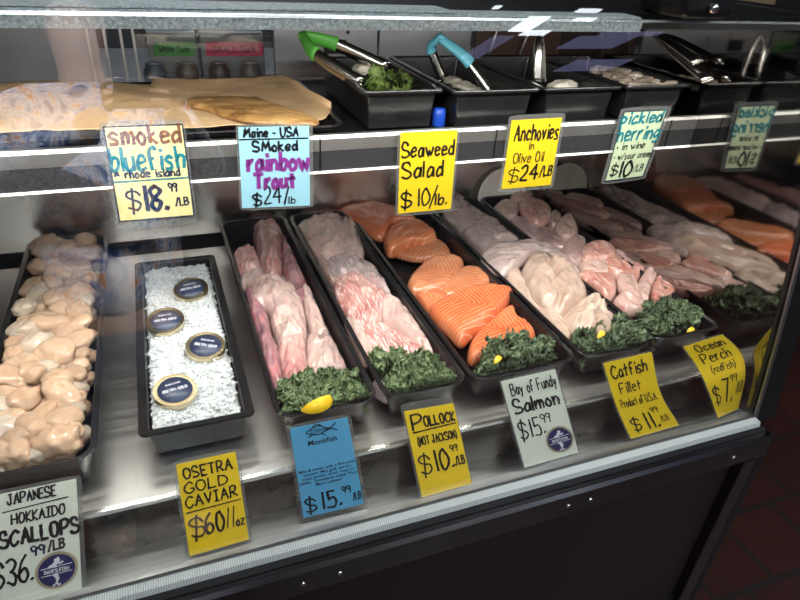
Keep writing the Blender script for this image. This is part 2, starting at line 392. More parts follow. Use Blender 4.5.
# deck and step
bm = bmesh.new(); add_prism(bm, [(.657, 0), (1.43, 0), (1.43, -.02), (.66, -.02)], X0, X1); obj('deck', bm, M['deck'], case)
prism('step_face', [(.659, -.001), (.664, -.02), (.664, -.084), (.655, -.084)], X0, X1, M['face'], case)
prism('deck_lip', [(.6545, -.004), (.6545, .0012), (.662, .0012), (.662, .0002), (.657, -.004)], X0, X1, M['bright'], case)
prism('front_ledge', [(.585, -.084), (.70, -.084), (.70, -.09), (.585, -.09)], X0, X1, M['steel'], case)
prism('air_return', [(1.43, -.02), (1.43, -.004), (1.465, .020), (1.466, -.02)], X0, X1, M['blackm'], case)
# back wall of the well: polished steel
prism('back_panel', [(1.467, -.02), (1.467, .375), (1.475, .375), (1.475, -.02)], X0, X1, M['backsteel'], case)
# glass channel, band, base
prism('glass_channel', [(.571, -.084), (.573, -.074), (.586, -.073), (.587, -.088), (.571, -.092)], X0, X1-.004, M['ribbed'], case)
prism('channel_rim', [(.586, -.0735), (.588, -.068), (.598, -.068), (.598, -.09), (.586, -.09)], X0, X1-.002, M['steel'], case)
prism('channel_gasket', [(.562, -.098), (.562, -.088), (.571, -.084), (.571, -.1)], X0, X1+.004, M['blackm'], case)
prism('front_band', [(.553, -.150), (.553, -.104), (.558, -.098), (.60, -.098), (.60, -.150)], X0, X1+.02, M['band'], case)
prism('lower_panel', [(.575, -.60), (.575, -.150), (.60, -.150), (.60, -.60)], X0, X1-.03, M['maroon'], case)
prism('toe_kick', [(.568, -.66), (.568, -.60), (.65, -.60), (.65, -.66)], X0, X1-.03, M['blackm'], case)
prism('base_plinth', [(.66, FZ), (.66, -.64), (1.40, -.64), (1.40, FZ)], X0, X1-.03, M['blackm'], case)
box('body', (X0, .605, -.64), (X1-.005, 1.44, -.1), M['blackm'], case)
for x in (.105, .16, .56, .605, .93):
    bm = bmesh.new(); add_lathe(bm, [(.0042, 0), (.0042, .0012), (.002, .0022)], (x, .5528, -.128), 16, Matrix.Rotation(PI/2, 3, 'X'))
    obj('rivet', bm, M['bright'], case, True)
box('corner_post', (X1-.03, .553, -.66), (X1+.005, .60, -.150), M['band'], case, .003)
box('corner_post', (X1+.008, .556, -.66), (X1+.03, .62, -.10), M['blackm'], case, .003)
box('post_foot', (X1-.015, .565, FZ), (X1+.02, .60, -.66), M['blackm'], case, .003)
# end panel: mirrored glass in a black frame
NZ = 14
poly = [(gy(-.09+.705*i/NZ)+.004, -.09+.705*i/NZ) for i in range(NZ+1)]
prism('end_mirror', poly + [(1.467, .615), (1.467, -.09)], X1, X1+.006, M['mirror'], case)
prism('end_panel', [(y-.002, z) for y, z in poly] + [(1.47, .62), (1.47, -.60), (.60, -.60)], X1+.006, X1+.03, M['blackm'], case)
prism('end_frame', [(y-.012, z) for y, z in poly] + [(y+.006, z) for y, z in poly[::-1]], X1-.001, X1+.05, M['blackm'], case)
prism('frame_beading', [(y-.014, z) for y, z in poly] + [(y-.010, z) for y, z in poly[::-1]], X1-.006, X1+.001, M['dullsteel'], case)
# front glass, gently curved
poly = [(gy(-.075+.715*i/NZ), -.075+.715*i/NZ) for i in range(NZ+1)]
g = prism('front_glass', [(y-.0025, z) for y, z in poly] + [(y+.0025, z) for y, z in poly[::-1]], X0, X1-.001, M['glass'], case)
# top rail and top
gt = gy(.6) + .018
prism('top_rail', [(gt-.010, .5925), (gt-.012, .6045), (gt-.006, .610), (gt+.03, .611), (gt+.03, .600), (gt+.006, .5925)], X0, .62, M['frost'], case)
prism('rail_edge', [(gt-.0130, .6045), (gt-.0122, .6075), (gt-.0100, .6080), (gt-.0110, .6045)], X0, .98, M['bright'], case)
prism('top_panel', [(gt+.03, .603), (gt+.03, .611), (1.44, .611), (1.44, .603)], X0, X1, M['blackm'], case)
prism('top_border', [(gt-.006, .611), (gt-.004, .6125), (gt+.06, .6125), (gt+.06, .611)], X0, .35, M['frost'], case)
prism('lamp_housing', [(gt+.035, .590), (gt+.035, .603), (gt+.10, .603), (gt+.10, .590), (gt+.098, .590), (gt+.098, .600), (gt+.037, .600), (gt+.037, .590)], X0, X1, M['steel'], case)
# shelf
box('shelf', (X0, .945, .388), (X1, 1.40, .396), M['blackm'], case)
prism('shelf_rail', [(.936, .385), (.936, .404), (.940, .409), (.950, .409), (.950, .385)], X0, X1, M['railtop'], case)
prism('rail_insert', [(.937, .352), (.937, .3865), (.950, .3865), (.950, .352)], X0, X1, M['pebble'], case)
M['trimlight'] = emis('lit_trim', (1, .97, .92), 1.1)
prism('rail_trim', [(.935, .3485), (.935, .3520), (.951, .3520), (.951, .3485)], X0, X1, M['trimlight'], case)
for x in (.235, .55, .935):
    box('rail_joint', (x-.0012, .9355, .352), (x+.0012, .938, .405), M['blackm'], case)
# rear: sliding doors
Y = 1.44
prism('rear_sill', [(Y-.02, .365), (Y-.02, .385), (Y+.03, .385), (Y+.03, .365)], X0, X1, M['blackm'], case)
prism('rear_track', [(Y-.012, .385), (Y-.012, .388), (Y+.01, .388), (Y+.01, .385)], X0, X1, M['dullsteel'], case)
prism('rear_header', [(Y-.02, .575), (Y-.02, .611), (Y+.03, .611), (Y+.03, .575)], X0, X1, M['blackm'], case)
M['greypane'] = mat('grey_door', (.34, .34, .36), .25, .5, .25, 4)
M['doorframe'] = mat('door_frame', (.45, .44, .42), .35, .8, .05)
box('rear_door', (X0, Y+.004, .388), (-.09, Y+.012, .576), M['greypane'], case)
for x in (-.105, -.075, -.045, -.022):
    box('door_stile', (x-.0025, Y-.006, .388), (x+.0025, Y+.014, .576), M['doorframe'], case)
box('rear_window', (-.02, Y+.004, .388), (.262, Y+.009, .576), M['glass'], case)
box('door_stile', (.262, Y-.004, .388), (.268, Y+.014, .576), M['dullsteel'], case)
box('steel_door', (.268, Y+.004, .388), (.50, Y+.012, .576), M['dullsteel'], case)
box('steel_door', (.505, Y+.001, .388), (.74, Y+.009, .576), M['dullsteel'], case)
for x, z in ((.31, .50), (.43, .49), (.60, .50), (.70, .47)):
    bm = bmesh.new(); add_lathe(bm, [(.004, 0), (.004, .002), (.001, .003)], (x, Y+.004, z), 12, Matrix.Rotation(PI/2, 3, 'X')); obj('rivet', bm, M['blackm'], case)
box('door_pull', (.375, Y-.002, .445), (.425, Y+.003, .475), M['blackm'], case)
box('wood_door', (.755, Y+.004, .388), (X1, Y+.012, .576), mat('brown_door', (.07, .035, .025), .5, 0, .3, 6), case)
for x, d in ((.775, .05), (.86, .06)):
    tube('slanted_rod', [(x, Y-.01, .39), (x+d, Y-.01, .58)], .004, M['doorframe'], case)

# things behind, seen through the rear window
bc = empty('back_counter', (.1, 1.75, FZ), 'dark work counter behind the display case', 'counter')
box('worktop', (-.8, 1.52, .33), (1.3, 2.05, .36), M['dullsteel'], bc); box('cabinet', (-.8, 1.55, FZ), (1.3, 2.05, .33), M['blackm'], bc)

# ------------------------------------------------------------------ hand lettering
GL = {
'A': '-0e3o6e/-1i5i', 'B': '-0e0o/0o4o5m4k0j/0j4j6h5f4e0e', 'C': '6m4o2n0k0h2e4e6g', 'D': '-0e0o/0o4n6k6h4f0e', 'E': '-5o0o0e5e/-0j4j',
'F': '-5o0o0e/-0j4j', 'G': '6m4o2n0k0h2e4e6g6i/-6i4i', 'H': '-0e0o/-6e6o/-0j6j', 'I': '-2e2o/-0o4o/-0e4e', 'J': '4o4g3e1f0h/-2o6o',
'K': '-0e0o/-5o0i5e', 'L': '-0o0e5e', 'M': '-0e1o3h6o7e', 'N': '-0e0o5e5o', 'O': '3o1n0j1f3e5f6j5n3o', 'P': '-0e0o/0o4o6m4j0i',
'R': '-0e0o/0o4o5m4j0i/-2i6e', 'S': '5m4o1o0l2j5i6g4e1e0f', 'T': '-0o6o/-3o3e', 'U': '0o0h2e4e6h6o', 'V': '-0o3e6o', 'W': '-0o2e4k6e8o',
'Y': '-0o3j6o/-3j3e', '0': '3o1n0k0h1e3e5h5k3o', '1': '-1e1o', '2': '0m2o4n4k2h0e5e', '3': '0n3o5m3j2j/2j5h4e2e0f', '4': '-4o0i6i/-4o4e',
'5': '-5o1o1j/1j4k5h4e0e', '6': '4o1l0g2e4f5h3j0h', '7': '-0o5o2e', '8': '3o0m2j5h3e0g2j5m3o', '9': '5m2o0m2j5k5m/-5n4e',
'$': '6l4n1n0l2j5i6g4e2e0f/-3p2c', '/': '-0d4o', '(': '2p0k0g2c', ')': '0p2k2g0c', '.': '-0e1f', '-': '-0i3i', 'o.': '', "'": '-0o0m', '&': '5e1m3o4m0h1e3e5h', ',': '-1e0c',
'a': '4j2k0h1e3f4j/-4k4e', 'b': '-0o0e/0h2k4j4g2e0f', 'c': '4j2k0h1e4f', 'd': '4i2k0h1e4g/-4o4e', 'e': '0h4i3k1k0h1e4f', 'f': '4n3o1m1e/-0j3j',
'g': '4j2k0h1f4h/4k4d2b0c', 'h': '-0o0e/0h2k4j4e', 'i': '-1k1e/-1m1n', 'j': '2k2c0b/-2m2n', 'k': '-0o0e/-3k0h4e', 'l': '-0o0e', 'm': '-0k0e/0h2k3i3e/3h5k6i6e',
'n': '-0k0e/0h2k4i4e', 'o': '2k0h1e3e4h2k', 'p': '-0k0b/0j2k4i3f0f', 'r': '-0k0e/0h2k3k', 's': '4j2k0i3g3e0e', 't': '-2n2e/-0k4k', 'u': '0k0f2e4g/-4k4e', 'z': '-0k4k0e4e',
'v': '-0k2e4k', 'w': '-0k2e3i5e6k', 'x': '-0k4e/-4k0e', 'y': '-0k2f/-4k1b', '*': '-0h3o5h0l5l0h', '@': '-1h1i/-1i2i/-2h1h', '_': '-0e9e'}
def strokes(s, rnd, jit=.032):
    """list of polylines in cap-height units, total width"""
    x = 0; out = []
    for ch in s:
        if ch == ' ': x += .45; continue
        g = GL.get(ch)
        if not g: x += .3; continue
        mx = 0
        for st in g.split('/'):
            straight = st[0] == '-'; q = st[1:] if straight else st
            if straight and len(q) < 4: continue
            pts = []
            for i in range(0, len(q), 2):
                a = int(q[i])*.1; b = (ord(q[i+1])-ord('e'))*.1; mx = max(mx, a)
                pts.append(Vector((x+a+rnd.uniform(-jit, jit), b+rnd.uniform(-jit, jit))))
            out.append(pts if straight else catmull(pts, 5))
        x += mx + .22
    return out, x-.22
class Tag:
    """a laminated card; rows of (left px, right px, plane) from top to bottom give its four-sided, possibly curled, sheet"""
    def __init__(s, rows, clamp=None):
        s.L = [at(r[0], r[2]) for r in rows]; s.R = [at(r[1], r[2]) for r in rows]
        if clamp:
            for q in s.L + s.R: q.x = min(q.x, clamp)
        s.W = (s.L[0]-s.R[0]).length; s.H = sum((s.L[i]-s.L[i+1]).length for i in range(len(rows)-1))
        s.n = len(rows)
    def P(s, u, v, off=0):             # v: 0 bottom .. 1 top
        def ev(A):
            t = (1-v)*(s.n-1); i = max(0, min(int(t), s.n-2)); t -= i
            if s.n == 2: return A[0]*(1-t)+A[1]*t
            p1, p2 = A[i], A[i+1]; p0 = A[i-1] if i > 0 else 2*p1-p2; p3 = A[i+2] if i+2 < s.n else 2*p2-p1
            return .5*((2*p1) + (-p0+p2)*t + (2*p0-5*p1+4*p2-p3)*t*t + (-p0+3*p1-3*p2+p3)*t**3)
        p = ev(s.L)*(1-u) + ev(s.R)*u
        if off:
            e = .02
            v0 = min(max(v, e), 1-e); t1 = s.P(u, v0+e) - s.P(u, v0-e); t2 = s.R[0]-s.L[0]
            n = t1.cross(t2).normalized()
            if n.y > 0: n = -n
            p = p + n*off
        return p
    def sheet(s, name, m, parent, u0, u1, v0, v1, o0, o1, rad=0.0, nu=6, nv=30):
        bm = bmesh.new(); g = {}
        for k, o in enumerate((o0, o1)):
            for i in range(nu+1):
                for j in range(nv+1):
                    a, b = i/nu, j/nv
                    uu = u0+(u1-u0)*a; vv = v0+(v1-v0)*b
                    if rad and i in (0, nu) and j in (0, nv):
                        uu += (rad/s.W)*(1 if i == 0 else -1)*.5; vv += (rad/s.H)*(1 if j == 0 else -1)*.5
                    g[k, i, j] = bm.verts.new(s.P(uu, vv, o))
        for i in range(nu):
            for j in range(nv):
                bm.faces.new((g[0, i, j], g[0, i+1, j], g[0, i+1, j+1], g[0, i, j+1]))
                bm.faces.new((g[1, i, j], g[1, i, j+1], g[1, i+1, j+1], g[1, i+1, j]))
        for i in range(nu):
            bm.faces.new((g[0, i, 0], g[1, i, 0], g[1, i+1, 0], g[0, i+1, 0])); bm.faces.new((g[0, i, nv], g[0, i+1, nv], g[1, i+1, nv], g[1, i, nv]))
        for j in range(nv):
            bm.faces.new((g[0, 0, j], g[0, 0, j+1], g[1, 0, j+1], g[1, 0, j])); bm.faces.new((g[0, nu, j], g[1, nu, j], g[1, nu, j+1], g[0, nu, j+1]))
        return obj(name, bm, m, parent)
    def stroke(s, bm, pts, hw, off):
        """pts in metres on the sheet"""
        P2 = []
        for p in pts:
            if not P2 or (p-P2[-1]).length > 1e-5: P2.append(p)
        if len(P2) < 2: return
        Q2 = [P2[0]]
        for p in P2[1:]:
            k_ = max(1, int((p-Q2[-1]).length/.0035)); a0_ = Q2[-1]
            for j_ in range(1, k_+1): Q2.append(a0_.lerp(p, j_/k_))
        P2 = Q2
        n = len(P2); rows = []
        for i, p in enumerate(P2):
            d = (P2[min(i+1, n-1)]-P2[max(i-1, 0)]).normalized(); q = Vector((-d.y, d.x))*hw*1.38*(.85+.3*noise.noise(Vector((p.x*200, p.y*200, 3))))
            if 0 < i < n-1:
                a = (P2[i]-P2[i-1]).normalized(); q *= 1/max(.6, abs(a.dot(d)))
            e = d*hw*.6*(-1 if i == 0 else 1 if i == n-1 else 0)
            rows.append((p+q+e, p-q+e))
        vs = [(bm.verts.new(s.P(a.x/s.W, a.y/s.H, off)), bm.verts.new(s.P(b.x/s.W, b.y/s.H, off))) for a, b in rows]
        for i in range(n-1): bm.faces.new((vs[i][0], vs[i][1], vs[i+1][1], vs[i+1][0]))
    def write(s, bm, text, u0, u1, v, hv, hw=.0011, off=.0013, slant=0, rise=0, seed=1):
        ss, w = strokes(text, random.Random(seed+len(text)))
        W, H = s.W, s.H
        for st in ss:
            pts = []
            for p in st:
                X = (u0 + (u1-u0)*p.x/max(w, .3))*W if w > .05 else u0*W
                pts.append(Vector((X + slant*p.y*hv*H, (v + rise*(p.x/max(w, .3)) + p.y*hv)*H)))
            s.stroke(bm, pts, hw, off)
    def lines(s, parent, inkname, m, items):
        bm = bmesh.new()
        for k, it in enumerate(items):
            if it[0] == '-': # rule: ('-', u0,v0,u1,v1,hw)
                n = 6
                s.stroke(bm, [Vector(((it[1]+(it[3]-it[1])*i/n)*s.W, (it[2]+(it[4]-it[2])*i/n)*s.H)) for i in range(n+1)], it[5], .0013)
            else:
                s.write(bm, *it[:5], hw=it[5] if len(it) > 5 else .0011, slant=it[6] if len(it) > 6 else 0, rise=it[7] if len(it) > 7 else 0, seed=k*7+3)
        me = bpy.data.meshes.new(inkname)
        for f in bm.faces:
            f.normal_update()
        bm.to_mesh(me); bm.free(); return link(inkname, me, m, parent)
    def printed(s, parent, name, m, text, u, v, size, align='CENTER', rot=0):
        cu = bpy.data.curves.new(name, 'FONT'); cu.body = text; cu.size = size; cu.align_x = align; cu.extrude = 0; cu.space_line = .95; cu.offset = size*.012
        t = bpy.data.objects.new(name, cu); COL.objects.link(t)
        dg = bpy.context.evaluated_depsgraph_get(); dg.update()
        me = bpy.data.meshes.new_from_object(t.evaluated_get(dg)); bpy.data.objects.remove(t); bpy.data.curves.remove(cu)
        c, sn = math.cos(rot), math.sin(rot)
        for q in me.vertices:
            x, y = q.co.x*c-q.co.y*sn, q.co.x*sn+q.co.y*c
            q.co = s.P(u + x/s.W, v + y/s.H, .0013)
        me.materials.clear(); return link(name, me, m, parent)
    def disc(s, parent, name, m, u, v, r, off, r2=0, ry=1.0, seg=48):
        bm = bmesh.new(); A = []
        for k in range(seg):
            a = 2*PI*k/seg; A.append(bm.verts.new(s.P(u+r*math.cos(a)/s.W, v+r*ry*math.sin(a)/s.H, off)))
        c = bm.verts.new(s.P(u, v, off))
        for k in range(seg): bm.faces.new((A[k], A[(k+1) % seg], c))
        return obj(name, bm, m, parent)
    def emblem(s, parent, u, v, r):
        d = s.disc(parent, 'emblem', M['goldink'], u, v, r, .0012)
        s.disc(d, 'emblem_face', M['navy2'], u, v, r*.86, .0015)
        bm = bmesh.new()
        W, H = s.W, s.H; c = Vector((u*W, v*H))
        def S2(pts, hw): s.stroke(bm, catmull([c+Vector(p)*r for p in pts], 4), hw, .0018)
        S2([(-.72, .20), (0, .22), (.72, .24)], r*.018); S2([(-.72, -.20), (0, -.18), (.72, -.16)], r*.018)
        # the mermaid-like figure, above and below the name band
        S2([(.02, .62), (.06, .52), (.02, .44)], r*.09); S2([(.0, .44), (-.08, .36), (-.12, .26)], r*.10); S2([(.05, .40), (.18, .36), (.30, .42)], r*.04)
        S2([(-.1, .3), (-.26, .30), (-.34, .24)], r*.05)
        S2([(-.08, -.22), (0, -.34), (.02, -.48)], r*.09); S2([(.02, -.48), (0, -.60), (-.04, -.70)], r*.04)
        S2([(-.04, -.68), (-.14, -.78), (-.20, -.76)], r*.03); S2([(-.04, -.68), (.08, -.80), (.14, -.74)], r*.03)
        ss, w_ = strokes("DAVE'S FISH", random.Random(4), 0)
        for st in ss: s.stroke(bm, [c + Vector((-.56 + 1.12*p.x/w_, -.08+.17*p.y))*r for p in st], r*.018, .0018)
        me = bpy.data.meshes.new('emblem_print'); bm.to_mesh(me); bm.free(); link('emblem_print', me, M['silverink'], d)
def make_tag(label, rows, cardmat, inset=(.04, .04, .04, .04), clamp=None, sleeve=True, cat='price tag', group='price tags'):
    T = Tag(rows, clamp)
    o = empty('price_tag', (T.L[-1]+T.R[-1])/2, label, cat, group)
    if sleeve: T.sheet('sleeve', M['film'], o, 0, 1, 0, 1, -.0006, .0000, rad=.004)
    l, r, t, b = inset
    T.sheet('card', cardmat, o, l, 1-r, b, 1-t, .0002, .0008)
    return T, o
ZB = ('z', -.080); TP = ('y', .670)
# -- bottom row of tags
T, o = make_tag('white price tag for Hokkaido scallops with navy round emblem, leftmost of the bottom row', [((-22, 495), (81, 474), TP), ((-15, 614), (87, 590), ZB)], M['paper'], (.03, .05, .03, .02))
T.lines(o, 'writing', M['ink'], [('JAPANESE', .27, .74, .87, .085, .0010), ('-', .22, .815, .86, .835, .0007), ('HOKKAIDO', .30, .82, .70, .085, .0010), ('SCALLOPS', .18, .95, .525, .125, .0017), ('$36.', .10, .48, .20, .22, .0015), ('/LB', .64, .80, .415, .08, .0011)])
T.lines(o, 'navy_writing', M['inkblue'], [('99', .47, .60, .40, .08, .0011)])
T.emblem(o, .71, .235, T.W*.215)
T, o = make_tag('yellow price tag for osetra gold caviar in a clear sleeve', [((172, 461.4), (238, 447), TP), ((186.6, 559), (252.4, 540), ZB)], M['yellow'], (.05, .05, .04, .02))
T.lines(o, 'writing', M['ink'], [('OSETRA', .14, .86, .80, .105, .0011), ('GOLD', .12, .76, .655, .105, .0010), ('CAVIAR', .11, .88, .51, .11, .0011), ('-', .10, .46, .92, .465, .0008), ('$', .12, .32, .20, .20, .0013), ('60', .34, .62, .20, .20, .0015), ('//', .66, .80, .22, .19, .0008), ('oz', .80, .92, .20, .10, .0010)])
T, o = make_tag('blue printed monkfish tag with a small fish drawing', [((286, 426.4), (350.4, 413.4), TP), ((300.6, 522.4), (368.4, 506), ZB)], M['blue'], (.05, .06, .03, .04))
T.lines(o, 'writing', M['ink'], [('$', .10, .26, .09, .15, .0012), ('15.', .34, .62, .09, .17, .0015), ('99', .66, .78, .20, .075, .0008), ('/LB', .80, .92, .11, .075, .0008)])
T.printed(o, 'printed_name', M['ink'], 'Monkfish', .50, .765, .0120)
T.printed(o, 'printed_text', M['ink'], 'Mild & sweet, with a firm solid\ntexture.  May grill, stir-fry,\nsaute, broiler, broil, roast or\npoach.  Sometimes called "Poor\nMan\'s Lobster"', .50, .505, .0066)
bm = bmesh.new(); Wd, Hd = T.W, T.H
def fs(pts, hw): T.stroke(bm, catmull([Vector((p[0]*Wd, p[1]*Hd)) for p in pts], 5), hw, .0013)
fs([(.27, .895), (.36, .93), (.48, .945), (.58, .915), (.66, .90)], .0007); fs([(.27, .895), (.36, .872), (.48, .862), (.58, .885), (.66, .895)], .0007)
for k in range(7): fs([(.33+.045*k, .925-.004*k), (.36+.045*k, .90), (.33+.045*k, .882)], .0006)
fs([(.66, .90), (.74, .945)], .0008); fs([(.66, .895), (.75, .87)], .0008); fs([(.38, .94), (.44, .965), (.52, .945)], .0008); fs([(.36, .868), (.30, .85)], .0007); fs([(.5, .862), (.56, .84)], .0007)
me = bpy.data.meshes.new('fish_drawing'); bm.to_mesh(me); bm.free(); link('fish_drawing', me, M['ink'], o)
T, o = make_tag('yellow price tag for pollock reading not Jackson', [((400, 404), (452.4, 395.6), TP), ((420, 499), (473, 484), ZB)], M['yellow'], (.04, .02, .08, .01))
T.lines(o, 'writing', M['ink'], [('P', .14, .32, .72, .15, .0015), ('OLLOCK', .36, .94, .735, .10, .0013), ('-', .12, .69, .94, .71, .0010), ('(NOT JACKSON)', .17, .90, .55, .085, .0009), ('$', .12, .32, .25, .20, .0012), ('10.', .40, .74, .25, .21, .0017), ('99', .72, .86, .41, .075, .0008), ('/LB', .78, .94, .26, .09, .0010)])
T, o = make_tag('white price tag for Bay of Fundy salmon with navy round emblem', [((498.4, 380), (556, 367), TP), ((523, 469), (580, 452.5), ZB)], M['paper'], (.03, .03, .02, .01))
T.lines(o, 'writing', M['ink'], [('Bay of Fundy', .14, .92, .81, .12, .0010), ('Salmon', .12, .88, .61, .15, .0018), ('$15.', .10, .52, .33, .19, .0013), ('99', .50, .66, .44, .10, .0009)])
T.emblem(o, .72, .215, T.W*.24)
T, o = make_tag('curled yellow price tag for catfish fillet', [((601, 362), (652, 350), TP), ((614, 404), (661, 392), ('y', .642)), ((629.5, 440), (680, 425.5), ZB)], M['yellow'], (.03, .02, .02, .01))
T.lines(o, 'writing', M['ink'], [('Catfish', .12, .82, .79, .14, .0015), ('Fillet', .20, .62, .60, .12, .0011), ('Product of U.S.A.', .12, .88, .43, .10, .0008), ('$', .16, .32, .10, .17, .0014), ('11.', .42, .66, .08, .21, .0019), ('99', .62, .76, .27, .075, .0008), ('/LB', .72, .88, .13, .075, .0008)])
T, o = make_tag('curled yellow price tag for ocean perch, last of the bottom row', [((681, 346), (722, 333), TP), ((695, 366), (741, 352), ('y', .655)), ((706, 388), (754, 373), ('y', .633)), ((717.5, 419), (759, 404), ZB)], M['yellow'], (.03, .02, .02, .01), clamp=.99)
T.lines(o, 'writing', M['ink'], [('Ocean', .22, .85, .84, .11, .0014), ('Perch', .18, .78, .66, .14, .0012), ('(redfish)', .26, .78, .49, .11, .0008), ('$', .12, .28, .15, .17, .0013), ('7.', .40, .62, .13, .24, .0018), ('99', .60, .76, .31, .09, .0008), ('/LB', .76, .93, .19, .10, .0009)])
# -- hanging tags on the shelf rail
HY = ('y', .930)
T, o = make_tag('pale yellow hanging tag for smoked bluefish in brown and teal lettering', [((98, 121), (184, 119), HY), ((117, 230), (197.5, 223), HY)], M['paleyellow'], (.045, .03, .045, .08))
T.lines(o, 'border', M['inkblue'], [('-', .05, .08, .05, .955, .0008), ('-', .97, .08, .97, .955, .0008), ('-', .05, .95, .97, .955, .0008), ('-', .05, .085, .97, .085, .0008)])
T.lines(o, 'brown_writing', M['brownink'], [('smoked', .10, .92, .80, .16, .0020)])
T.lines(o, 'teal_writing', M['teal'], [('bluefish', .06, .93, .56, .20, .0020), ('-', .06, .46, .96, .465, .0010)])
T.lines(o, 'writing', M['inkblue'], [('* rhode island', .08, .86, .49, .075, .0010), ('$', .18, .34, .19, .19, .0013), ('18.', .38, .66, .17, .23, .0025), ('99', .70, .80, .34, .08, .0010), ('/LB', .76, .92, .20, .075, .0010)])
T, o = make_tag('pale blue hanging tag for Maine smoked rainbow trout', [((235.5, 124.4), (312.6, 123), HY), ((240, 210.5), (313.5, 207.5), HY)], M['paleblue'], (.03, .05, .03, .03))
T.lines(o, 'writing', M['ink'], [('Maine - USA', .10, .80, .86, .10, .0013), ('-', .04, .835, .93, .835, .0009), ('SMoked', .20, .78, .70, .11, .0015), ('$', .18, .29, .06, .14, .0014), ('24/', .33, .66, .08, .20, .0012), ('lb', .66, .74, .07, .08, .0008)])
T.lines(o, 'purple_writing', M['purple'], [('rainbow', .13, .93, .48, .20, .0026), ('Trout', .20, .74, .27, .17, .0026)])
T, o = make_tag('yellow hanging tag for seaweed salad', [((398, 130), (460, 127), HY), ((395.3, 217), (452.5, 211.5), HY)], M['yellow'], (.04, .04, .03, .04))
T.lines(o, 'writing', M['ink'], [('Seaweed', .07, .92, .70, .16, .0016), ('Salad', .08, .76, .46, .18, .0017), ('$', .09, .26, .11, .19, .0015), ('10', .36, .56, .12, .20, .0014), ('/', .58, .70, .10, .24, .0013), ('lb.', .68, .88, .11, .13, .0015)])
T, o = make_tag('yellow hanging tag for anchovies in olive oil', [((509.4, 115.5), (566, 112.5), HY), ((498, 193), (553, 188), HY)], M['yellow'], (.05, .06, .06, .05))
T.lines(o, 'writing', M['ink'], [('Anchovies', .14, .92, .68, .20, .0015), ('in', .42, .51, .56, .10, .0009), ('Olive Oil', .18, .72, .39, .13, .0009), ('$', .14, .32, .14, .18, .0010), ('24', .36, .66, .15, .20, .0018), ('/LB', .70, .92, .19, .13, .0013)])
T, o = make_tag('pale green hanging tag for pickled herring in teal lettering', [((621.5, 108), (672.6, 105.6), HY), ((600.5, 185), (645, 179), HY)], M['palegreen'], (.07, .09, .05, .05))
T.lines(o, 'border', M['inkblue'], [('-', .07, .05, .07, .95, .0008), ('-', .91, .05, .91, .95, .0008), ('-', .07, .95, .91, .95, .0008), ('-', .07, .05, .91, .05, .0008)])
T.lines(o, 'teal_writing', M['teal'], [('pickled', .06, .86, .80, .15, .0020), ('herring', .08, .92, .58, .18, .0020)])
T.lines(o, 'writing', M['ink'], [('@ in wine', .12, .70, .46, .09, .0010), ('@ w/sour cream', .12, .93, .33, .085, .0009), ('$', .14, .28, .12, .15, .0013), ('10', .33, .58, .09, .20, .0024), ('/LB', .64, .84, .14, .09, .0009)])

# ------------------------------------------------------------------ trays
def tray_mesh(x0, x1, y0, y1, zt, dep, rim=.007, rad=.03, taper=.010, th=.0022, lip=.0035):
    bm = bmesh.new(); zb = zt-dep
    lv = [(rim*.2, zb+.0, -taper-rim, rad), ]
    def loop(ins, z, r): return [bm.verts.new((p[0], p[1], z)) for p in rrect(x0+ins, x1-ins, y0+ins, y1-ins, max(r-ins, .004))]
    prof = [(taper+rim+.006, zb), (taper+rim, zb+.004), (rim+.0015, zt-.010), (rim, zt-.004), (.0008, zt-lip), (0, zt-lip*.5), (.0012, zt), (rim*.8, zt), (rim+th, zt-.002), (rim+th+.001, zt-.010), (taper+rim+th, zb+.006), (taper+rim+th+.008, zb+th)]
    loops = [loop(a, z, rad) for a, z in prof]
    for i in range(len(loops)-1):
        A, B = loops[i], loops[i+1]; n = len(A)
        for k in range(n): bm.faces.new((A[k], A[(k+1) % n], B[(k+1) % n], B[k]))
    bm.faces.new(loops[0][::-1]); bm.faces.new(loops[-1])
    return bm
def tray(name, label, x0, x1, y0, y1, zt, dep, cat='tray', group=None, **kw):
    o = obj(name, tray_mesh(x0, x1, y0, y1, zt, dep, **kw), M['plastic'], None, True)
    md = o.modifiers.new('es', 'EDGE_SPLIT'); md.split_angle = math.radians(50)
    return tag_(o, label, cat, group)
G = 'black trays of fish on the deck'
tray('fish_tray', 'long black tray holding the scallops, leftmost on the deck', -.305, -.140, .700, 1.440, .060, .058, group=G)
tray('fish_tray', 'long black tray holding monkfish, lemon and kale', .105, .268, .700, 1.445, .060, .058, group=G)
tray('fish_tray', 'long black tray holding pollock and kale', .275, .425, .698, 1.445, .060, .058, group=G)
tray('fish_tray', 'wide black tray holding the orange salmon', .430, .642, .698, 1.445, .060, .058, group=G)
tray('fish_tray', 'long black tray holding pale catfish fillets', .650, .808, .698, 1.445, .060, .058, group=G)
tray('fish_tray', 'long black tray holding curled ocean perch pieces beside the mirrored end', .816, .984, .706, 1.445, .060, .058, group=G)
PAN = dict(rim=.011, rad=.012, taper=.006, lip=.005)
tray('caviar_pan', 'short rectangular black pan filled with crushed ice and caviar tins', -.087, .077, .722, 1.270, .060, .058, cat='pan', **PAN)
GP = 'black pans on the shelf'
tray('salad_pan', 'deep black pan of seaweed salad on the shelf, with green tongs', .315, .462, .972, 1.290, .466, .068, cat='pan', group=GP, **PAN)
tray('salad_pan', 'deep black pan on the shelf with aqua tongs', .470, .642, .956, 1.290, .466, .068, cat='pan', group=GP, **PAN)
tray('salad_pan', 'deep black pan on the shelf with all-steel tongs and one white lump', .650, .820, .956, 1.290, .466, .068, cat='pan', group=GP, **PAN)
tray('salad_pan', 'deep black pan of pickled herring on the shelf beside the mirrored end', .828, .985, .956, 1.290, .466, .068, cat='pan', group=GP, **PAN)

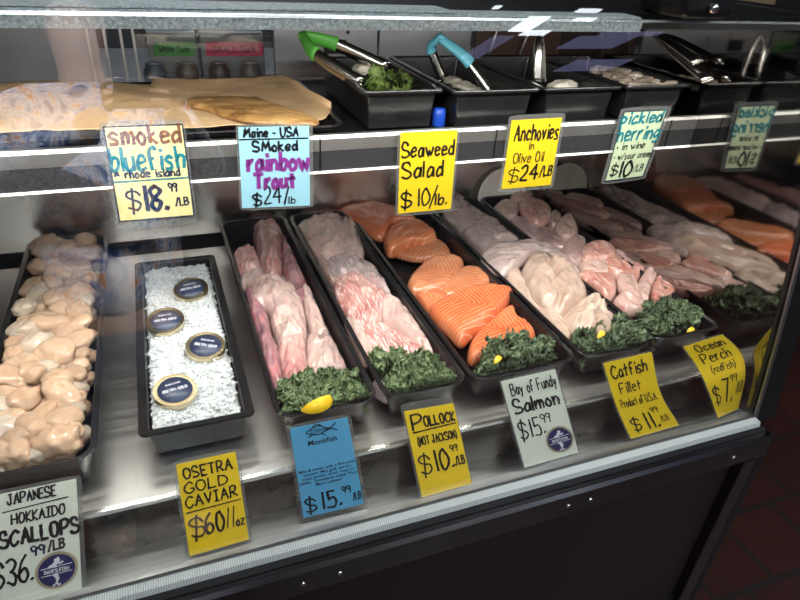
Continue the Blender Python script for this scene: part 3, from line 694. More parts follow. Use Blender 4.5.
# ------------------------------------------------------------------ fish
def blob(name, px, z, T, m, label, cat, group, reg=None, n_ring=9, seed=0, lump=.25, tilt=(0, 0), k=2.6, sub=8, under=.45, fine=.055, parent=None, fold=None, crease=0):
    """a thick piece whose outline is the photographed one laid at height z; T thickness; rounded above and below"""
    rnd = random.Random(seed)
    if reg: px = [(reg[0]+x/reg[2], reg[1]+y/reg[2]) for x, y in px]
    out = [atz(p[0], p[1], z) for p in px]
    out = catmull(out, sub, True)
    c = sum(out, Vector())/len(out)
    # long axis
    sxx = sum((p.x-c.x)**2 for p in out); syy = sum((p.y-c.y)**2 for p in out); sxy = sum((p.x-c.x)*(p.y-c.y) for p in out)
    th = .5*math.atan2(2*sxy, sxx-syy); ax = Vector((math.cos(th), math.sin(th), 0)); bx_ = Vector((-ax.y, ax.x, 0))
    la = max(abs((p-c).dot(ax)) for p in out); lb = max(abs((p-c).dot(bx_)) for p in out); sp = max(0, la-lb)*.92
    sd = Vector((rnd.uniform(0, 90), rnd.uniform(0, 90), rnd.uniform(0, 90)))
    bm = bmesh.new(); n = len(out)
    def ringpts(s, top):
        r = []
        for p in out:
            t = max(-sp, min(sp, (p-c).dot(ax))); q = c + ax*t
            w = q + (p-q)*s
            h = (max(0, 1-s**k))**.55
            wa = Vector((w.dot(ax)*30, w.dot(bx_)*62, 0)); nn = noise.noise(wa+sd); nn = nn*.55 + .55*(.30-abs(noise.noise(wa*1.1+sd*2))); n2 = noise.noise(Vector((w.dot(ax)*70, w.dot(bx_)*170, 5))+sd)
            zz = (T*h*(1+lump*2*nn) + T*fine*3*n2*(1 if s < .98 else 0)) if top else -T*under*h
            if crease and top: zz -= T*crease*math.exp(-(((w-c).dot(bx_) + .10*lb*math.sin((w-c).dot(ax)*60))/(.10*lb))**2)*h
            if fold and top: zz += T*fold*math.sin(((w-c).dot(bx_))/lb*5 + 3*nn)*h*.5
            tl = tilt[0]*(w-c).dot(ax)/max(la, .001) + tilt[1]*(w-c).dot(bx_)/max(lb, .001)
            r.append(bm.verts.new((w.x, w.y, z - T*.5 + zz + tl)))
        return r
    ss = [1.0, .99, .97, .94, .90, .85, .79, .73, .66, .59, .52, .45, .38, .31, .24, .17, .10, .05]
    top = [ringpts(s, True) for s in ss]; bot = [ringpts(s, False) for s in (.96, .8, .5, .1)]
    def br(A, B):
        for i in range(n):
            bm.faces.new((A[i], A[(i+1) % n], B[(i+1) % n], B[i]))
    for i in range(len(top)-1): br(top[i], top[i+1])
    br(bot[0], top[0])
    for i in range(len(bot)-1): br(bot[i+1], bot[i])
    # close along spine
    for R in (top[-1], bot[-1]):
        cc = sum((v.co for v in R), Vector())/n
        try: bm.faces.new(R)
        except Exception: pass
    bmesh.ops.remove_doubles(bm, verts=bm.verts, dist=.0001)
    bmesh.ops.triangulate(bm, faces=[f for f in bm.faces if len(f.verts) > 4])
    o = obj(name, bm, m, parent, True)
    if label: tag_(o, label, cat, group)
    return o
RA = (220, 200, 2.963); RB = (430, 180, 2.963)
GM = 'monkfish pieces in their tray'
A = lambda nm, px, z, T, m, lb, cat, g, reg, **kw: blob(nm, px, z, T, m, lb, cat, g, reg, **kw)
A('monkfish_piece', [(100, 75), (130, 68), (178, 70), (192, 110), (188, 160), (182, 212), (150, 225), (122, 200), (108, 150), (97, 110)], .045, .034, M['monk_pink'], 'upright pink and white monkfish chunk at the back of its tray', 'fish', GM, RA, seed=1)
A('monkfish_piece', [(35, 165), (58, 142), (98, 142), (124, 175), (128, 205), (90, 215), (60, 215), (40, 195)], .042, .03, M['monk_pink'], 'round red-centred monkfish lump at the left back of its tray', 'fish', GM, RA, seed=2)
A('monkfish_piece', [(50, 225), (90, 200), (128, 200), (132, 222), (95, 240), (70, 258), (55, 250)], .036, .022, M['monk_pale'], 'small pale monkfish wedge under the round lump', 'fish', GM, RA, seed=3)
A('monkfish_piece', [(190, 105), (205, 130), (235, 190), (268, 262), (262, 300), (230, 300), (205, 250), (183, 200), (182, 150)], .042, .026, M['monk_dark'], 'dark rosy monkfish strip along the right side of its tray', 'fish', GM, RA, seed=4)
A('monkfish_piece', [(240, 262), (268, 262), (292, 320), (326, 388), (315, 408), (282, 418), (262, 385), (248, 320)], .042, .03, M['monk_pale'], 'pale round-ended monkfish tail at the right of its tray', 'fish', GM, RA, seed=5)
A('monkfish_piece', [(72, 265), (100, 275), (142, 330), (158, 400), (180, 450), (188, 540), (162, 565), (148, 545), (125, 480), (104, 400), (82, 320)], .044, .03, M['monk_dark'], 'long dark purple monkfish strip down the left side of its tray', 'fish', GM, RA, seed=6)
A('monkfish_piece', [(262, 395), (300, 412), (330, 400), (355, 440), (378, 498), (320, 512), (275, 535), (255, 520), (250, 440)], .044, .026, M['monk_pale'], 'broad cream monkfish fillet end above the kale', 'fish', GM, RA, seed=7)
A('monkfish_piece', [(85, 262), (110, 232), (150, 220), (205, 235), (238, 275), (254, 330), (258, 385), (252, 410), (215, 420), (178, 430), (165, 400), (150, 360), (140, 320), (95, 300)], .052, .034, M['monk_pale'], 'big smooth grey-white monkfish fillet in the middle of its tray', 'fish', GM, RA, seed=8, lump=.25)
A('monkfish_piece', [(175, 425), (215, 410), (252, 405), (256, 450), (264, 520), (235, 548), (198, 545), (182, 500), (172, 450)], .052, .030, M['monk_pink'], 'deep pink monkfish fillet end in the middle above the kale', 'fish', GM, RA, seed=9)
GO = 'pollock fillets in their tray'
A('pollock_fillet', [(222, 80), (255, 95), (290, 140), (330, 190), (355, 225), (340, 250), (300, 210), (262, 150), (235, 110)], .040, .024, M['poll_pale'], 'narrow pale pollock flap down the left side of its tray', 'fish', GO, RA, seed=11)
A('pollock_fillet', [(228, 72), (262, 50), (318, 35), (352, 38), (372, 70), (382, 120), (375, 160), (345, 175), (300, 170), (262, 130)], .052, .028, M['poll_pale'], 'pink-white pollock fillet at the back of its tray', 'fish', GO, RA, seed=12)
A('pollock_fillet', [(355, 45), (378, 62), (388, 88), (408, 60), (418, 90), (430, 150), (412, 190), (372, 170), (352, 110)], .048, .024, M['poll_pale'], 'pointed pollock flap at the right back of its tray', 'fish', GO, RA, seed=13)
A('pollock_fillet', [(372, 345), (400, 355), (440, 372), (500, 365), (556, 400), (636, 458), (600, 475), (540, 480), (470, 470), (425, 470), (395, 420)], .042, .026, M['poll_red'], 'red-lined pollock fillet lying just behind the kale', 'fish', GO, RA, seed=14)
A('pollock_fillet', [(368, 350), (400, 358), (432, 385), (455, 430), (460, 470), (425, 480), (400, 430), (380, 392)], .046, .022, M['poll_pale'], 'pale rounded pollock tail at the left behind the kale', 'fish', GO, RA, seed=15)
A('pollock_fillet', [(470, 285), (520, 285), (560, 322), (602, 388), (636, 452), (612, 455), (560, 415), (505, 370), (470, 335)], .046, .024, M['poll_pale'], 'pale pollock edge strip at the right of its tray', 'fish', GO, RA, seed=16)
A('pollock_fillet', [(335, 245), (358, 215), (420, 222), (492, 268), (502, 300), (486, 330), (466, 376), (428, 362), (380, 335), (348, 300)], .052, .026, M['poll_red'], 'translucent pollock fillet with dark red grain in the middle of its tray', 'fish', GO, RA, seed=17)
A('pollock_fillet', [(318, 175), (360, 160), (405, 165), (450, 182), (480, 220), (506, 270), (450, 250), (400, 230), (350, 222), (322, 205)], .056, .022, M['poll_grey'], 'grey draped pollock fillet across the middle of its tray', 'fish', GO, RA, seed=18)
A('pollock_fillet', [(448, 545), (478, 530), (530, 545), (590, 578), (560, 592), (500, 590), (462, 570)], .036, .02, M['poll_grey'], 'grey pollock tail showing under the front of the kale', 'fish', GO, RA, seed=19)
GS = 'salmon portions in their tray'
def sal(i, px, z, T, lb, reg, rot, base=None, scale=30, **kw):
    m = salmon('salmon_flesh_%s' % ['rich', 'deep', 'dull', 'lined', 'curled', 'soft', 'bright', 'low'][i], rot, *( [base] if base else []), scale=scale)
    return A('salmon_portion', px, z, T, m, lb, 'fish', GS, reg, seed=30+i, lump=.10, k=6, fine=.015, **kw)
DULL = ((.40, .11, .045), (.48, .16, .07), (.54, .22, .11))
sal(2, [(498, 148), (560, 125), (625, 112), (668, 130), (684, 162), (640, 172), (570, 172)], .034, .018, 'thin salmon portion with a silver edge near the back of its tray', RA, .3, DULL)
sal(0, [(350, 28), (400, 12), (460, 7), (520, 20), (560, 40), (590, 62), (540, 66), (510, 70), (482, 106), (430, 90), (385, 62)], .056, .028, 'bright salmon portion at the back corner of its tray', RA, .9)
sal(1, [(484, 112), (500, 82), (540, 66), (590, 66), (625, 85), (644, 110), (600, 125), (560, 132), (500, 150)], .050, .030, 'thick-cut salmon portion with black skin edge near the back', RA, .4, ((.50, .11, .035), (.58, .16, .06), (.62, .22, .09)))
sal(4, [(650, 275), (690, 215), (740, 200), (790, 215), (815, 240), (770, 262), (700, 290)], .040, .024, 'dull orange salmon tail behind the large bright portion', RA, 2.2, DULL)
sal(3, [(556, 238), (596, 190), (640, 168), (700, 170), (724, 188), (692, 240), (640, 270), (570, 272)], .048, .026, 'salmon portion with bold white chevron lines in the middle of its tray', RA, .8, DULL)
sal(5, [(580, 280), (622, 276), (700, 290), (680, 330), (625, 345), (600, 315)], .036, .022, 'low salmon portion at the left under the large one', RA, .5)
sal(7, [(115, 490), (140, 450), (175, 415), (235, 372), (256, 405), (290, 425), (315, 458), (300, 485), (240, 505), (160, 525), (118, 530)], .042, .026, 'bright salmon portion just behind the kale', RB, .7, ((.54, .095, .025), (.60, .14, .045), (.62, .19, .08)))
sal(6, [(-2, 372), (50, 345), (105, 322), (155, 311), (238, 319), (246, 336), (215, 378), (168, 424), (128, 452), (92, 478), (50, 440), (15, 405)], .054, .028, 'largest bright salmon portion, white-grained, in the front half of its tray', RB, .55, ((.54, .10, .028), (.60, .145, .05), (.62, .20, .09)))
GC = 'catfish fillets in their tray'
A('catfish_fillet', [(35, 90), (55, 58), (95, 48), (140, 85), (200, 115), (248, 150), (275, 178), (230, 182), (180, 190), (140, 192), (90, 150), (55, 118)], .048, .030, M['cat_grey'], 'pale catfish fillet at the back of its tray', 'fish', GC, RB, seed=41, fine=.018)
A('catfish_fillet', [(95, 150), (140, 110), (190, 130), (215, 185), (180, 225), (150, 210)], .050, .026, M['cat_grey'], 'greyish catfish lump left of centre in its tray', 'fish', GC, RB, seed=42, fine=.018)
A('catfish_fillet', [(215, 275), (262, 262), (296, 320), (336, 362), (392, 402), (416, 440), (412, 480), (370, 460), (312, 400), (258, 340)], .042, .024, M['cat_pale'], 'long cream catfish strip down the left side of its tray', 'fish', GC, RB, seed=43, fine=.018)
A('catfish_fillet', [(392, 400), (425, 362), (470, 345), (520, 358), (552, 395), (556, 428), (528, 455), (480, 462), (425, 445), (400, 425)], .052, .032, M['cat_pale'], 'curled catfish fillet end just above the kale', 'fish', GC, RB, seed=44, fine=.018, lump=.35, fold=.5)
A('catfish_fillet', [(485, 420), (510, 395), (535, 410), (545, 445), (520, 462), (492, 455)], .062, .022, M['cat_pale'], 'small rolled catfish flap over the kale', 'fish', GC, RB, seed=45, fine=.018)
A('catfish_fillet', [(272, 255), (300, 220), (360, 218), (412, 235), (450, 278), (472, 330), (442, 362), (400, 388), (350, 382), (302, 345), (280, 300)], .060, .042, M['cat_pale'], 'plump round catfish fillet with a centre crease', 'fish', GC, RB, seed=146, fine=.018, lump=.14, crease=.35, k=3.2)
A('catfish_fillet', [(150, 215), (190, 182), (280, 172), (345, 182), (405, 215), (448, 262), (400, 245), (345, 225), (300, 222), (260, 250), (215, 272), (170, 250)], .062, .026, M['cat_grey'], 'grey catfish fillet draped across the middle of its tray', 'fish', GC, RB, seed=47, fine=.018)
GR = 'ocean perch pieces in their tray'
PP = [([(186, 80), (225, 60), (262, 72), (256, 108), (212, 104)], 'pale'), ([(235, 52), (262, 28), (300, 32), (306, 50), (270, 62)], 'pale'), ([(262, 62), (312, 55), (355, 78), (360, 112), (322, 132), (282, 112)], 'pink'),
      ([(238, 118), (288, 112), (332, 150), (312, 182), (262, 152)], 'grey'), ([(345, 112), (378, 92), (392, 125), (362, 140)], 'grey'), ([(368, 135), (410, 103), (440, 140), (430, 168), (390, 168)], 'pale'),
      ([(300, 152), (362, 140), (430, 178), (402, 205), (342, 188)], 'grey'), ([(388, 202), (430, 165), (462, 176), (456, 232), (420, 248)], 'grey'), ([(448, 202), (482, 182), (540, 190), (552, 226), (502, 236), (456, 240)], 'pink'),
      ([(540, 205), (592, 222), (635, 240), (600, 262), (552, 262), (535, 235)], 'grey'), ([(520, 228), (562, 232), (602, 262), (592, 290), (548, 282), (518, 262)], 'pink'),
      ([(438, 275), (500, 275), (546, 285), (552, 335), (520, 350), (480, 310), (452, 298)], 'pink'), ([(440, 246), (480, 225), (530, 238), (546, 265), (505, 282), (452, 270)], 'pale'),
      ([(655, 325), (676, 285), (728, 328), (705, 352), (660, 362)], 'pink'), ([(545, 355), (582, 332), (640, 368), (632, 388), (582, 388)], 'pale'), ([(575, 275), (620, 232), (664, 238), (655, 252), (628, 280), (612, 305), (585, 300)], 'pink'),
      ([(552, 290), (572, 268), (602, 280), (622, 320), (636, 365), (622, 372), (585, 340), (558, 318)], 'pale'), ([(612, 312), (636, 270), (662, 258), (678, 272), (665, 305), (652, 335), (646, 368), (628, 360), (616, 338)], 'pale')]
PL = ['at the back left', 'ring-shaped, at the very back', 'deep pink, near the back', 'grey, left of the deep pink one', 'small and grey, near the back', 'pale, near the back right', 'long and grey, behind the middle', 'grey and upright, before the middle', 'reddish with a white rim, in the middle', 'grey, at the right edge', 'pink, right of the white knot', 'bright pink, left of the curled strips', 'white knotted, left of the curled strips', 'pink-striped, at the right front corner', 'cream, at the left front', 'pink folded, above the curled strips', 'white curling strip left of the upright one', 'white upright strip beside the corner piece']
for i, ((px, kd), wh) in enumerate(zip(PP, PL)):
    A('perch_piece', px, .050+.004*(i % 3), .018, M['perch_'+kd], 'ocean perch piece, '+wh, 'fish', GR, RB, seed=60+i, lump=.12, fold=.22, k=6, fine=.03)
# filler under the piles, so each pile has a body of its own
for (nm, m, x0, x1, y0, y1, lb) in (('monkfish_piece', 'monk_pale', .128, .245, .76, 1.26, 'flat monkfish fillet at the bottom of the pile'), ('pollock_fillet', 'poll_pale', .297, .403, .76, 1.38, 'flat pollock fillet at the bottom of the pile'),
        ('catfish_fillet', 'cat_grey', .672, .786, .78, 1.36, 'flat catfish fillet at the bottom of the pile'), ('perch_piece', 'perch_grey', .838, .962, .80, 1.37, 'flat ocean perch fillet at the bottom of the pile')):
    bm = bmesh.new(); N = 14; rings = []
    pts = [Vector((p[0], p[1], 0)) for p in rrect(x0, x1, y0, y1, .03, 5)]; c = Vector(((x0+x1)/2, (y0+y1)/2, 0))
    for s in (1.0, .97, .88, .7, .45, .2):
        r = []
        for p in pts:
            q = Vector((c.x+(p.x-c.x)*s, c.y+(p.y-c.y)*(1-(1-s)*.5), 0)); r.append(bm.verts.new((q.x, q.y, .012+.022*(1-s**3)**.5*(1+.5*noise.noise(q*40)))))
        rings.append(r)
    for i in range(len(rings)-1):
        for k in range(len(pts)): bm.faces.new((rings[i][k], rings[i][(k+1) % len(pts)], rings[i+1][(k+1) % len(pts)], rings[i+1][k]))
    bm.faces.new(rings[0][::-1]); bm.faces.new(rings[-1])
    tag_(obj(nm, bm, M[m], None, True), lb, 'fish')

# ------------------------------------------------------------------ scallops
rs = random.Random(5)
SCL = [(100, 42, 30), (152, 38, 27), (215, 40, 32), (235, 62, 18), (108, 68, 26), (150, 70, 24), (192, 78, 34), (230, 82, 24), (75, 112, 28), (105, 100, 30), (140, 115, 30), (178, 105, 26), (222, 118, 26),
       (50, 152, 26), (92, 165, 30), (128, 150, 26), (170, 148, 28), (210, 165, 34), (75, 190, 28), (48, 205, 22), (150, 200, 30), (185, 215, 26), (222, 228, 22), (110, 236, 34), (65, 250, 26), (162, 256, 36), (212, 272, 26),
       (28, 285, 26), (40, 240, 20), (35, 255, 24), (22, 310, 24), (45, 345, 26), (8, 340, 22), (12, 400, 30), (8, 430, 30), (20, 450, 30), (225, 300, 16), (222, 330, 18), (228, 392, 18), (222, 430, 18), (205, 480, 26), (212, 545, 22), (35, 510, 30), (60, 230, 22), (230, 185, 22), (232, 135, 20), (160, 90, 22), (130, 180, 26), (190, 190, 24), (80, 280, 34), (128, 300, 44), (55, 322, 30), (185, 330, 26), (210, 352, 24), (102, 332, 26), (28, 365, 32), (75, 350, 30), (140, 368, 38), (182, 400, 42), (210, 370, 20), (50, 412, 46), (105, 410, 18), (182, 452, 42), (105, 436, 28),
       (12, 480, 28), (75, 478, 42), (112, 496, 42), (186, 512, 36), (28, 545, 42), (78, 570, 26), (150, 560, 58), (62, 598, 30), (120, 590, 26)]
proto = []
for k in range(10):
    bm = bmesh.new(); bmesh.ops.create_icosphere(bm, subdivisions=4, radius=1)
    sd = Vector((k*5.3, k*2.1, k))
    a = rs.uniform(.82, 1.2)
    for v in bm.verts:
        d = v.co.normalized(); r = 1 + .24*noise.noise(d*1.1+sd) + .10*noise.noise(d*2.3+sd) + .035*noise.noise(d*5+sd)
        z = d.z; z = max(-1, min(1, z)); fl = math.copysign(abs(z)**.75, z)
        v.co = Vector((d.x*r*a, d.y*r/a, fl*r*.70))
    me = bpy.data.meshes.new('scallop'); bm.to_mesh(me); bm.free(); me.materials.append(M['scallop'] if k % 5 != 4 else M['scallop_w'])
    for p in me.polygons: p.use_smooth = True
    proto.append(me)
GSC = 'scallops heaped in their tray'
def sclabel(o, k):
    y, x = o.location.y, o.location.x
    row = ['nearest the front rim', 'in the front quarter', 'before the middle', 'just behind the middle', 'in the rear quarter', 'nearest the back rim'][max(0, min(5, int((y-.72)/.115)))]
    return ('creamy white' if k % 5 == 4 else 'peach coloured') + ' scallop ' + ['at the left side', 'in the centre', 'at the right side'][max(0, min(2, int((x+.295)/.047)))] + ' of its tray, ' + row
for i, (x, y, r) in enumerate(SCL):
    q = atz(x/2.308, 220+y/2.308, .058); q2 = atz((x+r)/2.308, 220+y/2.308, .058); rad = (q2-q).length
    o = bpy.data.objects.new('scallop', proto[i % 10]); COL.objects.link(o)
    rad = min(rad*1.17, .031); q.x = max(-.290+rad*.72, min(-.156-rad*1.12, q.x)); q.y = max(.722+rad*.9, min(q.y, 1.405))
    o.location = (q.x, q.y, .053 + rs.uniform(-.007, .008)); o.scale = (rad, rad*rs.uniform(.85, 1.1), rad*rs.uniform(.8, 1.05))
    o.rotation_euler = (rs.uniform(-.5, .5), rs.uniform(-.5, .5), rs.uniform(0, 6.28))
    tag_(o, sclabel(o, i % 10), 'scallop', GSC)
for i in range(40):
    fx, fy = i % 4, i//4
    o = bpy.data.objects.new('scallop', proto[(i*3) % 10]); COL.objects.link(o); rad = .018
    o.location = (-.270 + fx*.031 + rs.uniform(-.004, .004), .752 + fy*.070 + (fx % 2)*.03, .030 + rs.uniform(-.003, .003)); o.scale = (rad*1.15, rad*1.25, rad)
    o.rotation_euler = (rs.uniform(-.3, .3), rs.uniform(-.3, .3), rs.uniform(0, 6.28))
    tag_(o, 'buried scallop '+sclabel(o, (i*3) % 10).split('scallop ')[1], 'scallop', GSC)

# ------------------------------------------------------------------ ice and caviar
bm = bmesh.new(); NX, NY = 50, 170; gx0, gx1, gy0, gy1 = -.070, .060, .740, 1.252; V = {}
def iceh(x, y):
    e = min((x-gx0), (gx1-x), (y-gy0), (gy1-y)); f = min(1, max(0, e)/.02)
    return .036 + .018*f**.5 + .006*noise.noise(Vector((x*25, y*25, 1))) + .0045*noise.noise(Vector((x*150, y*150, 2))) + .0040*abs(noise.noise(Vector((x*330, y*330, 7))))
for i in range(NX+1):
    for j in range(NY+1):
        x = gx0+(gx1-gx0)*i/NX; y = gy0+(gy1-gy0)*j/NY; V[i, j] = bm.verts.new((x, y, iceh(x, y)))
for i in range(NX):
    for j in range(NY): bm.faces.new((V[i, j], V[i+1, j], V[i+1, j+1], V[i, j+1]))
ri = random.Random(9)
def shard(c, s):
    r = bmesh.ops.create_icosphere(bm, subdivisions=1, radius=1)
    e = Matrix.Rotation(ri.uniform(0, 6), 3, Vector((ri.random(), ri.random(), ri.random())).normalized())
    sc = (s*ri.uniform(.7, 1.5), s*ri.uniform(.6, 1), s*ri.uniform(.35, .7))
    for v in r['verts']:
        p = Vector((v.co[0]*sc[0]*ri.uniform(.7, 1.2), v.co[1]*sc[1]*ri.uniform(.7, 1.2), v.co[2]*sc[2])); v.co = e @ p + c
for k in range(2000):
    x, y = ri.uniform(gx0+.001, gx1-.001), ri.uniform(gy0+.001, gy1-.001); shard(Vector((x, y, iceh(x, y)+.0005)), ri.uniform(.002, .0055))
bm.normal_update()
me = bpy.data.meshes.new('crushed_ice'); bm.to_mesh(me); bm.free()
o = link('crushed_ice', me, M['ice']); tag_(o, 'white crushed ice filling the black caviar pan', 'ice', None, 'stuff')
TINS = [((191, 287), 21, .02, 'caviar tin at the back right, its lid showing a dark red reflection'), ((165.5, 318.5), 20.5, 0, 'caviar tin at the left, second from the back, set in ice'), ((205, 344), 21, -.1, 'caviar tin at the right side, third from the back, set in ice'), ((174, 388), 23, .05, 'caviar tin nearest the front, at the left of the pan')]
for i, ((x, y), rp, rz, lb) in enumerate(TINS):
    c = atz(x, y, .072); c2 = atz(x+rp, y, .072); r = (c2-c).length
    r = min(r, .0325)
    t = empty('caviar_tin', (c.x, c.y, .052), lb, 'tin', 'caviar tins on the ice')
    tl = Matrix.Rotation(.20, 3, 'X') @ Matrix.Rotation(.04*(i-1.5), 3, 'Y')
    def part(nm, prof, m):
        b2 = bmesh.new(); add_lathe(b2, prof, (c.x, c.y, .052), 48, tl); return obj(nm, b2, m, t, True)
    part('tin_body', [(r*.93, 0), (r*.95, .012), (r*.95, .014)], M['gold'])
    e = part('lid', [(r*.98, .010), (r, .012), (r, .0195), (r*.985, .0205), (r*.93, .0205), (r*.91, .0192), (r*.86, .0192), (r*.84, .0202), (r*.80, .0202), (r*.79, .0193), (r*.1, .0193)], M['gold'])
    e.modifiers.new('es', 'EDGE_SPLIT').split_angle = .6
    lbj = part('lid_label', [(r*.785, .0194), (r*.785, .0200), (r*.01, .0200)], M['navy'])
    bm = bmesh.new()
    R2 = Matrix.Rotation(rz*4, 3, 'Z')
    def lay(text, u, v, h, hw):
        ss, w_ = strokes(text, random.Random(3), 0)
        for st in ss:
            P2 = [Vector((-u + 2*u*p.x/w_, v+p.y*h)) for p in st]; n = len(P2); rows = []
            for k in range(n):
                d = (P2[min(k+1, n-1)]-P2[max(k-1, 0)]); d = d.normalized() if d.length > 0 else Vector((1, 0)); q = Vector((-d.y, d.x))*hw
                rows.append([bm.verts.new(tl @ (R2 @ Vector((a.x*r, a.y*r, .0204))) + Vector((c.x, c.y, .052))) for a in (P2[k]+q, P2[k]-q)])
            for k in range(n-1): bm.faces.new((rows[k][0], rows[k][1], rows[k+1][1], rows[k+1][0]))
    lay('OSETRA GOLD', .56, -.05, .15, .02); lay('CLUB CAVIAR', .34, .34, .09, .013); lay('---------', .3, -.18, .05, .008)
    me = bpy.data.meshes.new('lid_lettering'); bm.to_mesh(me); bm.free(); link('lid_lettering', me, M['silverink'], lbj)

# ------------------------------------------------------------------ kale
def kale_leaf(bm, base, d, n, L, W, seed, curl=.5, rows=26, cols=22, fr=6.0, amp=.28):
    """one crinkled leaf: midrib along d, surface normal n, blade widening and ruffled at the edge"""
    d = d.normalized(); s = d.cross(n).normalized(); n = s.cross(d).normalized(); sd = seed*3.7; g = {}
    for i in range(rows+1):
        u = i/rows; wid = W*(.15 + .85*math.sin(min(1, u*1.25+.05)*PI*.62)**.8) * (1 if u < .8 else math.sqrt(max(0, 1-((u-.8)/.2)**2))*.8+.2)
        bend = curl*L*u*u
        for j in range(-cols, cols+1):
            v = j/cols; e = abs(v)**1.5; e2 = max(e, max(0, u-.75)*3)
            ph = fr*2*PI*u*1.0 + sd + (1.7 if v > 0 else 0)
            ruf = amp*W*e2*(math.sin(ph*1.3+v*3) + .6*math.sin(ph*2.9+sd+v*7) + .5*math.sin(ph*5.3+v*11+sd*2))
            ruf2 = amp*W*e2*.55*(math.cos(ph*2.1+sd*2+v*4) + .7*math.cos(ph*4.7+v*9))
            nn = noise.noise(Vector((u*9+sd, v*5, sd)))*.15*W
            p = base + d*(L*u + ruf2*.8) + s*(v*wid*.62 + ruf2*(1 if v > 0 else -1)*.6) + n*(ruf + nn - bend + .25*W*abs(v))
            g[i, j] = bm.verts.new(p)
    for i in range(rows):
        for j in range(-cols, cols): bm.faces.new((g[i, j], g[i+1, j], g[i+1, j+1], g[i, j+1]))
def kale_bunch(label, corners, n, seed, m='kale', z0=.030, z1=.066, size=.020, lo=None, hi=None, ylo=.714):
    """corners: px footprint quad (back-left, back-right, front-right, front-left) at rim height"""
    rnd = random.Random(seed); Q = [atz(c[0], c[1], .066) for c in corners]
    t = None; bm = bmesh.new()
    for k in range(n):
        a, b = rnd.random(), rnd.random()
        p = (Q[0]*(1-a)+Q[1]*a)*(1-b) + (Q[3]*(1-a)+Q[2]*a)*b
        hgt = z0 + (z1-z0)*(k/n)*(1-.5*abs(a-.5)*2*.6)
        p = Vector((p.x, p.y, hgt))
        ang = rnd.uniform(0, 2*PI); dd = Vector((math.cos(ang), math.sin(ang), rnd.uniform(-.15, .75)))
        nn = Vector((rnd.uniform(-.6, .6), rnd.uniform(-.8, .2), 1))
        L = size*rnd.uniform(.8, 1.3); kale_leaf(bm, p - dd.normalized()*L*.45, dd, nn, L, L*rnd.uniform(.8, 1.1), rnd.uniform(0, 50), curl=rnd.uniform(.1, .5), rows=18, cols=11, fr=rnd.uniform(3.5, 5), amp=rnd.uniform(.20, .30))
    for v in bm.verts:
        j_ = .003*noise.noise(v.co*200)
        if v.co.z < .066: v.co.x = max(lo+.012+j_, min(hi-.012+j_, v.co.x)); v.co.y = max(v.co.y, ylo+j_)
        else: v.co.x = max(lo-.004, min(hi+(.004 if hi < .9 else -.004), v.co.x)); v.co.y = max(v.co.y, ylo-.010+j_)
        v.co.z = max(v.co.z, .012)
    me = bpy.data.meshes.new('kale_bunch'); bm.to_mesh(me); bm.free()
    o = link('kale_bunch', me, M[m], None, True); return tag_(o, label, 'kale', 'bunches of curly kale at the tray fronts')
kale_bunch('curly kale bunch in front of the monkfish, around a lemon wedge', [(283, 380), (356, 368), (368, 398), (285, 412)], 150, 1, 'kale_light', z1=.076, lo=.105, hi=.268)
kale_bunch('curly kale bunch in front of the pollock', [(372, 352), (440, 356), (454, 385), (400, 392)], 130, 2, 'kale_light', size=.023, z1=.078, lo=.275, hi=.425)
kale_bunch('curly kale bunch in front of the salmon', [(490, 345), (545, 340), (552, 362), (478, 375)], 150, 3, z1=.094, lo=.430, hi=.642)
kale_bunch('curly kale bunch in front of the catfish', [(574, 330), (640, 318), (650, 342), (585, 352)], 140, 4, z1=.078, lo=.650, hi=.808)
kale_bunch('curly kale bunch in front of the ocean perch', [(640, 308), (690, 300), (703, 322), (655, 338)], 140, 5, z1=.088, lo=.816, hi=.984, ylo=.722)
def lemon(label, px, py, z, r, rz, tilt, frac=1.0):
    c = atz(px, py, z); t = empty('lemon_wedge', (c.x, c.y, z), label, 'lemon', 'lemon pieces on the kale')
    Mx = Matrix.Rotation(rz, 3, 'Z') @ Matrix.Rotation(tilt, 3, 'X')
    bm = bmesh.new(); A_ = []; N = 16; K = 12
    for i in range(N+1):
        a = PI*i/N; row = []
        for k in range(K+1):
            b = -.55 + 1.1*k/K
            q = Vector((-math.cos(a)*r*1.25, math.sin(a)*r*math.sin(b), math.sin(a)*r*math.cos(b)))
            row.append(bm.verts.new(Mx @ q + c))
        A_.append(row)
    for i in range(N):
        for k in range(K): bm.faces.new((A_[i][k], A_[i+1][k], A_[i+1][k+1], A_[i][k+1]))
    bmesh.ops.remove_doubles(bm, verts=bm.verts, dist=1e-5); obj('rind', bm, M['lemon'], t, True)
    bm = bmesh.new()
    for k in (0, K):
        b = -.55 + 1.1*k/K; ax_ = [bm.verts.new(Mx @ Vector((-math.cos(PI*i/N)*r*1.24, 0, 0)) + c) for i in range(N+1)]
        ed = [bm.verts.new(Mx @ Vector((-math.cos(PI*i/N)*r*1.24, math.sin(PI*i/N)*r*.99*math.sin(b), math.sin(PI*i/N)*r*.99*math.cos(b))) + c) for i in range(N+1)]
        for i in range(N): bm.faces.new((ax_[i], ax_[i+1], ed[i+1], ed[i]))
    obj('flesh', bm, M['lemonflesh'], t)
lemon('large lemon wedge on the kale of the monkfish tray', 316, 404, .074, .021, .30, 1.0)
lemon('bit of lemon showing in the kale of the salmon tray', 497, 361, .092, .009, .6, .3)
lemon('bit of lemon between catfish and kale', 600, 336, .078, .010, .5, .3)
lemon('bit of lemon in the kale of the ocean perch tray', 690, 331, .088, .008, .2, .4)
